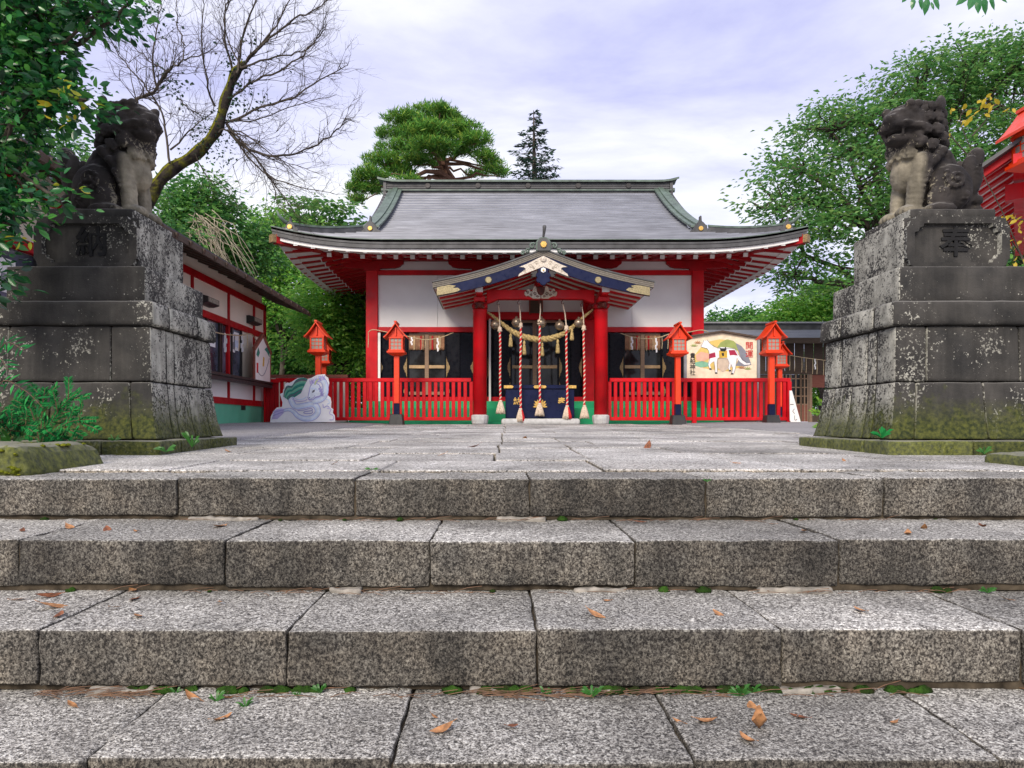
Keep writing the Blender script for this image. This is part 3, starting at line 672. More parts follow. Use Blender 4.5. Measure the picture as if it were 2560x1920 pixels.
# main ridge
RL = 4.28
mr = MB().box(HX - RL + .05, HX + RL - .05, YR - .17, YR + .17, 7.12, 7.46).build('ridge_box', M['roof_dark'], hall)
MB().box(HX - RL, HX + RL, YR - .23, YR + .23, 7.19, 7.225).build('ridge_molding', M['copper_green'], hall)
for k in range(3): MB().box(HX - RL + .02, HX + RL - .02, YR - .19, YR + .19, 7.27 + .07 * k, 7.285 + .07 * k).build('ridge_molding', M['roof_dark'], hall)
cap = [[], []]
us = np.linspace(-RL - .22, RL + .22, 41)
fl = lambda u: .09 * max(0, (abs(u) - RL + .35) / .57) ** 2
MB().slab([[(HX + u, YR - .27, 7.50 + fl(u)) for u in us], [(HX + u, YR - .08, 7.56 + fl(u)) for u in us], [(HX + u, YR + .08, 7.56 + fl(u)) for u in us], [(HX + u, YR + .27, 7.50 + fl(u)) for u in us]], .06).build('ridge_cap', M['copper_green'], hall)
for k in range(-2, 3):
    c = (HX + k * 1.5, YR - .20, 7.345)
    MB().tube([(c[0], c[1] - .02, c[2]), (c[0], c[1] + .03, c[2])], .075, 12).build('ridge_crest', M['dark_wood_paint'], hall)
for s in (-1, 1):
    MB().tube([(HX + s * RL, YR - .1, 7.24), (HX + s * (RL + .12), YR - .1, 7.24)], .07, 10).build('ridge_scroll', M['copper_green'], hall)
    MB().box(HX + s * (RL - .04), HX + s * (RL + .05), YR - .2, YR + .2, 7.1, 7.49).build('ridge_end', M['roof_dark'], hall)
# walls
HP, BP = 4.02, 1.335                     # outer and inner pillar half spans
zb = .78
for s in (-1, 1):
    for hx, nm in ((HP, 'pillar'), (BP, 'pillar')):
        MB().box(HX + s * hx - .145, HX + s * hx + .145, YW - .06, YW + .2, .30, 4.28).build(nm, M['vermilion'], hall, bevel=.012)
    x0, x1 = sorted((HX + s * (BP + .147), HX + s * (HP - .147)))
    mid = (x0 + x1) / 2
    for a, b in ((x0, x0 + .92), (x0 + .926, x1)) if s > 0 else ((x0, x1 - .926), (x1 - .92, x1)):
        MB().box(a, b, YW + .03, YW + .10, 2.62, 3.90).build('wall_panel', M['white_plaster'], hall, bevel=.003)
    MB().box(x0, x1, YW - .02, YW + .12, 2.49, 2.615).build('lintel', M['vermilion'], hall, bevel=.006)
    MB().box(x0, x1, YW - .02, YW + .12, 3.905, 4.02).build('tie_beam', M['vermilion'], hall, bevel=.006)
    MB().box(x0, x1, YW + .05, YW + .10, 4.022, 4.245).build('frieze_panel', M['white_plaster'], hall)
    MB().box(x0, x1, YW - .02, YW + .12, .778, .89).build('sill', M['vermilion'], hall, bevel=.006)
    # side walls, receding
    sx = HX + s * HP
    for j, (ya, yb) in enumerate(((YW + .203, 20.9), (21.1, 24.7))):
        MB().box(sx - .04, sx + .04, ya, yb, 2.62, 4.25).build('side_wall', M['white_plaster'], hall)
        MB().box(sx - .04, sx + .04, ya, yb, .3, 2.48).build('side_shutters', M['black_lacquer'], hall)
        MB().box(sx - .07, sx + .07, ya, yb, 2.49, 2.615).build('lintel', M['vermilion'], hall)
        MB().box(sx - .07, sx + .07, ya, yb, 3.905, 4.02).build('tie_beam', M['vermilion'], hall)
    MB().box(sx - .13, sx + .13, 20.9, 21.1, .3, 4.28).build('pillar', M['vermilion'], hall)
    MB().box(sx - .13, sx + .13, 24.7, 24.95, .3, 4.28).build('pillar', M['vermilion'], hall)
MB().box(HX - HP, HX + HP, 24.78, 24.88, .3, 4.3).build('back_wall', M['white_plaster'], hall)
MB().box(HX - BP + .147, HX + BP - .147, YW + .03, YW + .1, 2.99, 3.90).build('wall_panel', M['white_plaster'], hall)
MB().box(HX - BP + .147, HX + BP - .147, YW - .02, YW + .12, 2.80, 2.985).build('lintel', M['vermilion'], hall, bevel=.006)
MB().box(HX - BP + .147, HX + BP - .147, YW - .02, YW + .12, .778, .89).build('sill', M['vermilion'], hall)
MB().box(HX - HP - .1, HX + HP + .1, YW - .10, YW + .18, 4.25, 4.36).build('wall_plate', M['red_shade'], hall)
# boat-shaped bracket arms under the eaves
for hx in (-HP, -BP - .02, BP + .02, HP):
    w = .78
    out = [(-w, .13), (-w, .06), (-w + .05, .03), (-w + .1, -.02), (-w + .22, -.05), (-w + .42, -.055), (-.2, -.06), (-.2, -.12), (.2, -.12), (.2, -.06), (w - .42, -.055), (w - .22, -.05), (w - .1, -.02), (w - .05, .03), (w, .06), (w, .13)]
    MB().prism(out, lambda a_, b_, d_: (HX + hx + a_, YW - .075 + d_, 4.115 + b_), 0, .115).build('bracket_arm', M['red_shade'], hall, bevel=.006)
# green base in two steps
MB().box(HX - HP - .15, HX + HP + .15, YW - .22, YW + .2, .15, .776).build('base_wall', M['base_green'], hall, bevel=.01)
MB().box(HX - HP - .45, HX + HP + .45, YW - .62, YW - .23, .15, .60).build('base_step', M['base_green'], hall, bevel=.012)
MB().box(HX - HP - .6, HX + HP + .6, YW - .9, YW - .63, .15, .27).build('base_step', M['base_green'], hall, bevel=.012)
for s in (-1, 1):
    for k in range(2):
        MB().box(HX + s * HP - .2, HX + s * HP + .2, YW + .22 + 3.8 * k, YW + 3.9 + 3.8 * k, .15, .7).build('base_wall', M['base_green'], hall)
# doors: black shutters, glazed windows, gilt fittings
def fitting(parent, x, y, z, h, w, s):      # half-diamond plate with a scalloped rim on a shutter edge, pointing in direction s
    out = [(0, -h), (.10 * w, -h * .8), (.22 * w, -h * .72), (.3 * w, -h * .5), (.52 * w, -h * .42), (.6 * w, -h * .25), (.82 * w, -h * .16), (w, 0), (.82 * w, h * .16), (.6 * w, h * .25), (.52 * w, h * .42), (.3 * w, h * .5), (.22 * w, h * .72), (.10 * w, h * .8), (0, h)]
    if s < 0: out = [(-a_, b_) for a_, b_ in out][::-1]
    MB().prism(out, lambda a_, b_, d_: (x + a_, y + d_, z + b_), -.012, .0).build('gilt_fitting', M['gilt_dark'], parent, bevel=.003)
def bay(xc, hw, zt, gw, curtain=True):
    z0 = .892
    MB().box(xc - hw, xc + hw, YW + .14, YW + .2, z0, zt).build('door_backing', M['black_lacquer'], hall)
    gl = MB().box(xc - gw, xc + gw, YW + .105, YW + .115, z0 + .13, zt - .03).build('window_glass', M['dark_glass'], hall)
    fr = M['frame_timber']
    MB().box(xc - .05, xc + .05, YW + .07, YW + .104, z0 + .05, zt - .01).build('mullion', fr, gl, bevel=.004)
    for s in (-1, 1):
        a, b = sorted((xc + s * .052, xc + s * gw))
        MB().box(a, b, YW + .078, YW + .104, 1.60, 1.68).build('crossbar', M['pale_wood'], gl, bevel=.004)
        MB().box(a, b, YW + .078, YW + .104, z0 + .05, z0 + .13).build('bottom_rail', fr, gl)
        MB().box(a, b, YW + .078, YW + .104, zt - .06, zt - .01).build('top_rail', fr, gl)
        a, b = sorted((xc + s * (gw + .002), xc + s * (gw + .035)))
        MB().box(a, b, YW + .07, YW + .115, z0, zt - .01).build('window_stile', M['black_lacquer'], gl)
        if curtain:
            rows = []
            for j in range(6):
                z = zt - .07 - .36 * j / 5
                rows.append([(xc + s * (.06 + (gw - .06) * i / 14), YW + .062 + .012 * math.sin(i * 1.7 + s) * (j / 5), z - .012 * math.sin(i * 2.1) * (j / 5)) for i in range(15)])
            MB().slab(rows, (0, .004, 0)).build('curtain', M['curtain'], gl, smooth=True)
            for i in (.32, .7): MB().box(xc + s * gw * i - .022, xc + s * gw * i + .022, YW + .044, YW + .048, zt - .42, zt - .08).build('curtain_band', M['red_shade'] if i < .5 else M['pale_wood'], gl)
        # folding shutters: the leaf beside the window and the outer leaf, a little ajar
        w = (hw - gw - .05) / 2
        for q in (0, 1):
            xa = xc + s * (gw + .045 + q * w); xb = xc + s * (gw + .045 + (q + 1) * w - .012)
            ya, yb = (YW + .05, YW - .02) if q == 0 else (YW - .02, YW + .05)
            pts = [(xa, ya), (xb, yb), (xb, yb + .045), (xa, ya + .045)]
            if s < 0: pts = pts[::-1]
            sh = MB().prism(pts, lambda a_, b_, d_: (a_, b_, d_), z0, zt - .015).build('shutter', M['black_lacquer'], hall, bevel=.004)
            if q == 0 or w > .24:
                for zc_, hh in ((1.62, .28), (z0 + .14, .26)) if q == 0 else ((1.62, .28),):
                    fitting(sh, xa if q == 0 else xb, (ya if q == 0 else yb) - .006, zc_, hh, min(.105, w * .5), s if q == 0 else -s)
for s in (-1, 1): bay(HX + s * (HP + BP) / 2, (HP - BP) / 2 - .15, 2.485, .44)
bay(HX, BP - .15, 2.795, .56, False)
o = MB().box(HX - HP + .15, HX - HP + .21, YW - .05, YW - .01, .5, 2.47).build('white_batten', M['white_paint'], hall)
MB().box(HX - BP + .2, HX - BP + .25, YW - .12, YW - .05, .66, 2.8).build('white_batten', M['white_paint'], hall)
# ------------------------------------------------------------------ the porch
YC, YG = 15.3, 14.3
PXC = .975
por = thing('shrine_porch', 'gabled red entrance porch with dark blue bargeboards in front of the hall', 'porch', (PXC, 15.5, .22))
V = M['vermilion']
for s in (-1, 1):
    x = PXC + s * 1.33
    c = MB().lathe([(.150, .42), (.150, 2.66), (.158, 2.67), (.158, 2.72), (.15, 2.74)], (x, YC, 0), 28).build('column', V, por, smooth=False)
    c.data.polygons.foreach_set('use_smooth', [len(p.vertices) == 4 for p in c.data.polygons])
    MB().lathe([(.14, .2), (.172, .23), (.19, .33), (.19, .40), (.165, .42), (.15, .425)], (x, YC, 0), 12).build('column_base', M['stone_base'], por)
    MB().box(x - .17, x + .17, YC - .17, YC + .17, 2.742, 2.85).build('bearing_block', M['red_shade'], por, bevel=.03)
    MB().box(x - .12, x + .12, YC - .45, YC + .5, 2.852, 2.95).build('bracket_arm', V, por, bevel=.015)
    MB().box(x - .07, x + .07, YC - .68, 17.1, 2.955, 3.1).build('side_beam', V, por, bevel=.01)
    MB().beam((x, YC + .1, 2.8), (x, YW - .08, 2.86), .13, .17).build('tie_beam', V, por)
    MB().box(x - .078, x + .078, YC - .70, YC - .682, 2.99, 3.1).build('beam_cap', M['white_paint'], por)
    # carved beast-head beam nose
    bp = [((x, YC - .24, 2.82), (.075, .10, .075)), ((x, YC - .33, 2.80), (.055, .06, .05)), ((x, YC - .30, 2.755), (.045, .07, .025)), ((x, YC - .2, 2.9), (.06, .06, .05))]
    for q in (-1, 1): bp += [((x + q * .05, YC - .29, 2.86), .028), ((x + q * .085, YC - .19, 2.87), (.03, .05, .045)), ((x + q * .07, YC - .2, 2.76), .04), ((x + q * .025, YC - .385, 2.815), .018)]
    me = blobs('beam_nose', [((Vector(q_[0]) - Vector((x, YC, .22 + 2.5))), *q_[1:]) for q_ in bp], .012, .004)
    for v in me.vertices: v.co += Vector((x, YC, .22 + 2.5)) - ORG[por.name]
    link('beam_nose', me, M['red_brown_carving'], por)
# rainbow beam with arched underside
n = 20; pts = []
bx = lambda u: PXC + u
up_ = [(u, 3.155) for u in np.linspace(1.18, -1.18, 2)]
lo = [(u, 2.955 - .035 * (1 if abs(u) > 1.0 else 0) + .0 - (.06 * max(0, (abs(u) - .85) / .33) ** 2)) for u in np.linspace(-1.18, 1.18, n)]
MB().prism(lo + up_, lambda a_, b_, d_: (PXC + a_, YC - .10 + d_, b_), 0, .2).build('rainbow_beam', V, por, bevel=.012)
# gable roof: ridge runs towards the viewer
HW, ZP, ZC = 2.28, 3.70, 3.03
def rz(u): a = abs(u) / HW; return ZP - (ZP - ZC) * (a + .10 * math.sin(math.pi * a) * (1))
us = np.linspace(-HW, HW, 33)
ks = [YG + (17.15 - YG) * i / 6 for i in range(7)]
MB().slab([[(PXC + u * 1.005, y, rz(u) + .135) for u in us] for y in ks], .03).build('roof_cover', M['roof_dark'], por)
for k in range(3):
    MB().slab([[(PXC + u, y, rz(u) + .104 - .034 * k) for u in us] for y in (YG + .02 + .012 * k, 17.1)], .033).build('roof_layer', M['grey_timber'], por)
MB().slab([[(PXC + u, y, rz(u) - .0) for u in us * .985] for y in (YG + .10, 17.1)], .02).build('soffit', M['white_paint'], por)
hb_ = lambda u: .235 - .05 * abs(u) / HW
ub = np.linspace(-HW * .965, HW * .965, 33)
lo = [(u, rz(u) - hb_(u)) for u in ub]; hi_ = [(u, rz(u) - .003) for u in ub[::-1]]
MB().prism(lo + hi_, lambda a_, b_, d_: (PXC + a_, YG + .05 + d_, b_), 0, .07).build('bargeboard', M['navy_lacquer'], por)
for i, y in enumerate(np.linspace(YG + .24, 16.8, 6)):
    for s in (-1, 1):
        m = MB(); q = np.linspace(.02, HW * .975, 9)
        for a_, b_ in zip(q[:-1], q[1:]): m.beam((PXC + s * a_, y, rz(a_) - .028), (PXC + s * b_, y, rz(b_) - .028), .13, .05, (0, 0, 1))
        m.build('rafter', V, por)
MB().box(PXC - .07, PXC + .07, YG + .13, 17.0, 3.44, 3.53).build('ridge_purlin', V, por)
# gilt plates on the bargeboard
def plate(name, pts, mat, d=.012): MB().prism(pts, lambda a_, b_, d_: (PXC + a_, YG + .05 - d + d_, b_), 0, d - .001).build(name, mat, por, bevel=.003)
for s in (-1, 1):
    q = [(HW * .963, rz(HW * .963) - .01), (1.93, rz(1.93) - .012), (1.80, rz(1.8) - .06), (1.86, rz(1.86) - .09), (1.76, rz(1.76) - .11), (1.70, rz(1.7) - .17), (1.80, rz(1.8) - .19), (1.95, rz(1.95) - hb_(1.95) + .004), (HW * .963, rz(HW * .963) - hb_(2.2) + .004)]
    plate('gilt_end', [(s * a_, b_) for a_, b_ in (q if s > 0 else q[::-1])], M['gilt_pale'])
    c = 1.13; zc_ = rz(c) - .115
    MB().tube([(PXC + s * c, YG + .02, zc_), (PXC + s * c, YG + .049, zc_)], .068, 20).build('gilt_disc', M['gilt_pale'], por, bevel=.012)
q = [(0, rz(0) - .01), (-.34, rz(.34) - .05), (-.5, rz(.5) - .055), (-.40, rz(.4) - .1), (-.36, rz(.36) - .15), (-.5, rz(.5) - .2), (-.52, rz(.52) - .245), (-.25, rz(.25) - .24), (0, rz(0) - .236)]
plate('gilt_apex_plate', q + [(-a_, b_) for a_, b_ in reversed(q[1:-1])], M['silver_carving'])
def flower(name, c, r, mat, parent, petals=12, d=.03, inner=.72):
    out = []
    for k in range(petals * 4):
        a = k / (petals * 4) * math.tau; out.append((math.cos(a) * r * (inner + (1 - inner) * abs(math.sin(a * petals / 2)) ** .6), math.sin(a) * r * (inner + (1 - inner) * abs(math.sin(a * petals / 2)) ** .6)))
    MB().prism(out[::-1] if False else out, lambda a_, b_, d_: (c[0] + a_, c[1] + d_, c[2] + b_), -d, 0).build(name, mat, parent, bevel=.004)
    MB().tube([(c[0], c[1] - d - .012, c[2]), (c[0], c[1] - d, c[2])], r * .3, 10).build(name, mat, parent)
flower('apex_crest', (PXC, YG + .036, rz(0) - .085), .06, M['silver_carving'], por)
def arc(c, r, a0, a1, n=8): return [(c[0] + r * math.cos(a0 + (a1 - a0) * i / n), c[1] + r * math.sin(a0 + (a1 - a0) * i / n)) for i in range(n + 1)]
# scroll carvings on the apex plate
m = MB()
for s in (-1, 1):
    for cx_, cz_, r_ in ((.14, rz(.14) - .11, .045), (.26, rz(.26) - .13, .045), (.2, rz(.2) - .19, .03), (.38, rz(.38) - .19, .03)):
        pts = [(PXC + s * (cx_ + r_ * (1 - i / 12) * math.cos(i * .75)), YG + .036, cz_ + r_ * (1 - i / 12) * math.sin(i * .75)) for i in range(11)]
        m.tube(pts, .008, 4)
tag(m.build('plate_scrollwork', M['silver_carving'], por), 'engraved scrollwork on the apex plate', kind='stuff')
# pendant under the apex, carved wings, hexagonal rivet
q = [(0, -.62), (-.05, -.60), (-.08, -.56), (-.13, -.55), (-.15, -.50), (-.12, -.46), (-.16, -.42), (-.14, -.37), (-.10, -.35), (-.11, -.30), (-.17, -.262), (-.17, -.243)]
pts = [(a_, b_ + rz(0)) for a_, b_ in q]; pts = pts[::-1] + [(-a_, b_) for a_, b_ in pts[1:]]
MB().prism(pts, lambda a_, b_, d_: (PXC + a_, YG + .045 + d_, b_), 0, .075).build('gable_pendant', M['navy_lacquer'], por, bevel=.008)
for s in (-1, 1):
    q = [(.11, -.30), (.24, -.34), (.27, -.385), (.22, -.395), (.26, -.43), (.2, -.45), (.15, -.44)]
    q = [(s * a_, b_ + rz(0)) for a_, b_ in q]
    MB().prism(q[::-1] if s > 0 else q, lambda a_, b_, d_: (PXC + a_, YG + .06 + d_, b_), 0, .05).build('pendant_wing', M['dark_wood_paint'], por, bevel=.006)
flower('pendant_rivet', (PXC, YG + .044, rz(0) - .31), .055, M['white_paint'], por, 6, .02, .85)
MB().tube([(PXC, YG - .0, rz(0) - .315), (PXC, YG + .02, rz(0) - .315)], .018, 8).build('rivet_core', M['gold'], por)
# carved cloud on the rainbow beam (two halves of different wood tone) with a strut between
for s, mt in ((-1, 'silver_carving'), (1, 'carved_cream')):
    q = [(0, .02), (.16, .02), (.22, .06), (.27, .08), (.31, .07), (.345, .10), (.355, .15), (.33, .18), (.30, .17), (.31, .20), (.285, .235), (.25, .235), (.225, .20), (.21, .17), (.18, .19), (.165, .23), (.15, .28), (.11, .30), (.085, .27), (.07, .2), (.02, .12), (0, .12)]
    q = [(s * a_ + s * .006, b_ + 2.93) for a_, b_ in q]
    o = MB().prism(q if s > 0 else q[::-1], lambda a_, b_, d_: (PXC + a_, YC - .165 + d_, b_), 0, .06).build('carved_cloud', M[mt], por, bevel=.014, seg=2)
    m = MB()
    for cx_, cz_, r_ in ((.285, 3.08, .035), (.13, 3.05, .04), (.21, 3.02, .03), (.07, 2.99, .03)):
        m.tube([(PXC + s * (cx_ + r_ * (1 - i / 12) * math.cos(i * .75)), YC - .168, cz_ + r_ * (1 - i / 12) * math.sin(i * .75)) for i in range(11)], .007, 4)
    m.build('cloud_groove', M['red_brown_carving'], o)
MB().prism([(-.09, 3.21), (-.08, 3.10), (-.05, 3.03), (0, 3.01), (.05, 3.03), (.08, 3.10), (.09, 3.21)], lambda a_, b_, d_: (PXC + a_, YC - .19 + d_, b_), 0, .09).build('king_post', M['red_brown_carving'], por, bevel=.015)
MB().box(PXC - .06, PXC + .06, YC - .1, YC + .1, 3.155, 3.45).build('strut', V, por)
# ridge-end tile of the porch with gold chrysanthemum, side scrolls and finial
zt_ = rz(0) + .135
q = [(-.15, -.06), (-.15, .13), (-.105, .19), (-.06, .225), (.06, .225), (.105, .19), (.15, .13), (.15, -.06)]
rt = MB().prism(q[::-1], lambda a_, b_, d_: (PXC + a_, YG - .02 + d_, zt_ + b_), 0, .12).build('ridge_end_tile', M['copper_green'], por, bevel=.012)
q2 = [(a_ * .84, -.03 + (b_ + .03) * .9) for a_, b_ in q]
MB().prism(q2[::-1], lambda a_, b_, d_: (PXC + a_, YG - .032 + d_, zt_ + b_), 0, .011).build('tile_face', M['roof_dark'], rt)
MB().tube([(PXC, YG + .03, zt_ + .17), (PXC, YG - .01, zt_ + .24), (PXC + .01, YG - .05, zt_ + .33), (PXC + .015, YG - .09, zt_ + .42), (PXC + .015, YG - .095, zt_ + .445)], [.024, .024, .032, .042, .025], 10).build('finial', M['roof_dark'], rt, smooth=True)
flower('gold_crest', (PXC, YG - .034, zt_ + .065), .07, M['gold'], rt)
for s in (-1, 1):
    for (cx_, cz_, r_) in ((.225, .045, .07), (.32, -.06, .055), (.42, -.10, .045)):
        pts = [(PXC + s * (cx_ + r_ * (1 - i / 13) * math.cos(2.6 - i * .62)), YG + .02 - .003 * i, zt_ + cz_ + r_ * (1 - i / 13) * math.sin(2.6 - i * .62)) for i in range(12)]
        MB().tube(pts, .022, 6).build('scroll', M['copper_green'], rt, smooth=True)
m = MB().slab([[(PXC - .10, y, zt_ + .0) for y in (YG + .1, 17.1)], [(PXC + .10, y, zt_ + .0) for y in (YG + .1, 17.1)]], -.1); m.build('porch_ridge', M['roof_dark'], por)
# plaque under the beam
pl = MB().box(PXC - .15, PXC + .15, YW - .22, YW - .17, 2.93, 3.3).build('name_plaque', M['dark_timber'], por, bevel=.008)
for a in ((-.17, -.14), (.14, .17)): MB().box(PXC + a[0], PXC + a[1], YW - .24, YW - .16, 2.90, 3.33).build('plaque_frame', M['reddish_timber'], pl)
# ------------------------------------------------------------------ bells, ropes, offertory box
def twist(name, pts, rad, turns, mats, parent, strands=2, n=7):
    pts = [Vector(p) for p in pts]; m = len(pts)
    for k in range(strands):
        path = []
        for i, p in enumerate(pts):
            d = (pts[min(i + 1, m - 1)] - pts[max(i - 1, 0)]).normalized(); a = d.orthogonal() if False else (Vector((0, 1, 0)) - d * d.y).normalized(); b = d.cross(a)
            r_ = (rad[i] if hasattr(rad, '__len__') else rad); th = turns * math.tau * i / (m - 1) + k * math.tau / strands
            path.append(p + (a * math.cos(th) + b * math.sin(th)) * r_ * .52)
        rr = [(x if hasattr(rad, '__len__') else rad) * (.62 if strands == 2 else .56) for x in (rad if hasattr(rad, '__len__') else [rad] * m)]
        MB().tube(path, rr, n).build(name, M[mats[k % len(mats)]], parent, smooth=True)
ZX = lambda px, py, y: P(1000 + px * .36173, 500 + py * .36173, y)
yr = YC - .02
for i, (hx, hy, bx_, by_, rx, ry, tx, tb, lab) in enumerate((
    (680, 700, 658, 862, 690, 890, 695, 1475, 'bell rope farthest left, its white tassel hanging clear of the box'),
    (823, 695, 805, 848, 833, 860, 833, 1530, 'bell rope second from left with red and tan tassel'),
    (970, 690, 978, 850, 965, 840, 965, 1490, 'middle bell rope in front of the gold leaf crest'),
    (1125, 693, 1103, 868, 1150, 880, 1155, 1510, 'bell rope second from right with red and tan tassel'),
    (1258, 712, 1235, 852, 1270, 880, 1275, 1508, 'bell rope farthest right, beside the right column'))):
    top = ZX(hx, hy, yr); t = thing('bell_rope', 'red and white twisted ' + lab, 'bell rope', top, 0, 'bell ropes under the porch')
    m = MB(); m.tube([top + Vector((0, 0, .05)), top, top + Vector((-.03, 0, -.03)), top + Vector((-.028, 0, -.07)), top + Vector((.0, 0, -.085)), top + Vector((.025, 0, -.06))], .008, 6); m.build('hook', M['red_brown_carving'], t)
    tie = ZX(rx, ry, yr - .02)
    MB().tube([top + Vector((0, 0, -.08)), top.lerp(tie, .5) + Vector((.008, -.01, 0)), tie], [.010, .014, .016], 7).build('hanging_strap', M['tassel'], t)
    MB().lathe([(.02, .05), (.05, .02), (.045, -.02), (.06, -.05), (.03, -.07)], tie, 9).build('knot', M['tassel'], t, smooth=True)
    bc = ZX(bx_, by_, yr + .02); br = .105
    b = MB().lathe([(br * math.sin(a) if a not in (0,) else .001, br * math.cos(a)) for a in np.linspace(.02, math.pi - .02, 15)], bc, 20).build('bell', M['bronze'], t, smooth=True)
    MB().lathe([(br * 1.0, -.02), (br * 1.06, -.014), (br * 1.06, -.002), (br * 1.0, .004)], bc, 20).build('bell_band', M['bronze'], b)
    MB().lathe([(.02, br * .95), (.028, br + .02), (.012, br + .04)], bc, 8).build('bell_loop', M['bronze'], b)
    MB().box(bc.x - .05, bc.x + .05, bc.y - br - .004, bc.y - br * .5, bc.z - .052, bc.z - .043).build('bell_slit', M['ink'], b)
    end = ZX(tx, tb, yr - .03); th = .27 if i != 2 else .26
    a = tie + Vector((0, -.01, -.05)); e = end + Vector((0, 0, th))
    nn = 64; pts = [a.lerp(e, k / nn) + Vector((.006 * math.sin(k * .1 + i), 0, 0)) for k in range(nn + 1)]
    twist('rope_strand', pts, .027, 17, ('rope_red', 'rope_white', 'rope_red'), t, 3, 6)
    ts = MB().lathe([(.03, th + .02), (.04, th), (.035, th - .03), (.055, th - .07), (.07, th * .5), (.088, .02), (.08, 0)], end, 18).build('tassel', M['tassel'], t, smooth=True)
    m = MB(); m2 = MB()
    for k in range(30):
        an = k / 30 * math.tau + random.uniform(-.06, .06); c_, s_ = math.cos(an), math.sin(an); ln = random.uniform(-.02, .012)
        (m2 if (i in (1, 3) and c_ > .35) else m).tube([end + Vector((c_ * .038, s_ * .038, th - .02)), end + Vector((c_ * .064, s_ * .064, th * .6)), end + Vector((c_ * .086, s_ * .086, th * .25)), end + Vector((c_ * .1, s_ * .1, ln))], [.007, .010, .011, .009], 5)
    m.build('tassel_cord', M['tassel'], ts, smooth=True)
    if m2.v: m2.build('tassel_cord', M['rope_red'], ts, smooth=True)
# thick straw rope
sh = thing('straw_rope', 'thick twisted straw rope sagging between the two porch columns', 'sacred rope', (PXC, YC, 2.2))
ctl = [(605, 775), (640, 800), (700, 850), (770, 905), (850, 945), (950, 965), (1040, 958), (1120, 930), (1200, 872), (1280, 800), (1335, 755)]
pts = []; rad = []
for i in range(81):
    f = i / 80 * (len(ctl) - 1); k = min(int(f), len(ctl) - 2); f -= k
    a, b = ctl[k], ctl[k + 1]; p = ZX(a[0] + (b[0] - a[0]) * f, a[1] + (b[1] - a[1]) * f, yr + .10 - .05); pts.append(p)
    g_ = 1 - abs(i / 80 - .5) * 2; rad.append(.020 + .048 * min(1, g_ * 1.3))
twist('straw_strand', pts, rad, 9, ('straw',), sh, 3, 7)
for px, pt, pb in ((765, 920, 1015), (858, 970, 1070), (982, 985, 1080), (1090, 960, 1060), (1188, 885, 970)):
    c = ZX(px, pb, yr + .04); h = (pb - pt) * .36173 / F * yr
    MB().lathe([(.008, h), (.018, h * .96), (.03, h * .85), (.033, h * .78), (.022, h * .72), (.034, h * .6), (.05, h * .1), (.042, 0)], c, 10).build('straw_tassel', M['straw'], sh, smooth=True)
# offertory box
ob = thing('offertory_box', 'dark blue offertory box with gold letters and leaf crest', 'offertory box', (PXC, 15.6, .3))
yb = 15.42
a = ZX(730, 1510, yb); b = ZX(1205, 1300, yb)
MB().box(a.x, b.x, yb, yb + .62, a.z, b.z).build('box_body', M['navy_lacquer'], ob, bevel=.012)
rm = MB(); a2 = ZX(718, 1304, yb); b2 = ZX(1218, 1279, yb)
rm.box(a2.x, b2.x, yb - .04, yb + .045, a2.z, b2.z).build('box_rim', M['navy_lacquer'], ob, bevel=.006)
MB().box(a2.x, b2.x, yb + .58, yb + .66, a2.z, b2.z).build('box_rim', M['navy_lacquer'], ob, bevel=.006)
for k in range(12):
    x = a2.x + .06 + k * (b2.x - a2.x - .12) / 11; MB().box(x - .02, x + .02, yb + .05, yb + .575, b2.z - .07, b2.z - .03).build('slat', M['navy_lacquer'], ob)
for x0, x1, pt in ((718, 785, 0), (921, 1013, 1), (1152, 1218, 0)):
    c0, c1 = ZX(x0, 1301, yb - .04), ZX(x1, 1281, yb - .04); z0, z1 = c0.z, c1.z; zm = (z0 + z1) / 2; e = .03
    q = [(c0.x + e, z0), (c1.x - e, z0), (c1.x, zm), (c1.x - e, z1), (c0.x + e, z1), (c0.x, zm)] if pt else ([(c0.x, z0), (c1.x - e, z0), (c1.x, zm), (c1.x - e, z1), (c0.x, z1)] if x0 < 800 else [(c0.x + e, z0), (c1.x, z0), (c1.x, z1), (c0.x + e, z1), (c0.x, zm)])
    MB().prism(q, lambda a_, b_, d_: (a_, yb - .05 + d_, b_), 0, .009).build('gold_band', M['gold'], ob)
for px, ch in ((810, '納'), (1117, '奉')):
    c = ZX(px, 1394, yb); text_part('gold_character', ch, M['gold'], ob, .17, lambda x, y, z: (c.x + x, yb - .006 - z, c.z + y), .01, .004)
c = ZX(968, 1412, yb)
for k in range(9):
    an = R(-10 + k * 25); d = Vector((math.cos(an), 0, math.sin(an))); n_ = Vector((-d.z, 0, d.x)); l_ = .165 if k % 2 == 0 else .15
    pr = [(0.02, 0), (.4, .19), (.75, .15), (1, 0), (.75, -.15), (.4, -.19)]
    MB().prism([(u, w) for u, w in pr], lambda u, w, d_: (c.x + (d.x * u + n_.x * w * .8) * l_, yb - .002 - d_ - .006 * (k % 2), c.z - .03 + (d.z * u + n_.z * w * .8) * l_), 0.012, 0).build('crest_leaf', M['gold'], ob)
sl = bm_build('step_slab', rock(ZX(700, 1, yb).x, ZX(1237, 1, yb).x, 15.18, 16.2, .19, a.z - .002, .2, .05, .004, 5, 2), M['stone_base'], None, (PXC, 15, .2)); tag(sl, 'long pale stone slab the offertory box stands on', 'stone slab')
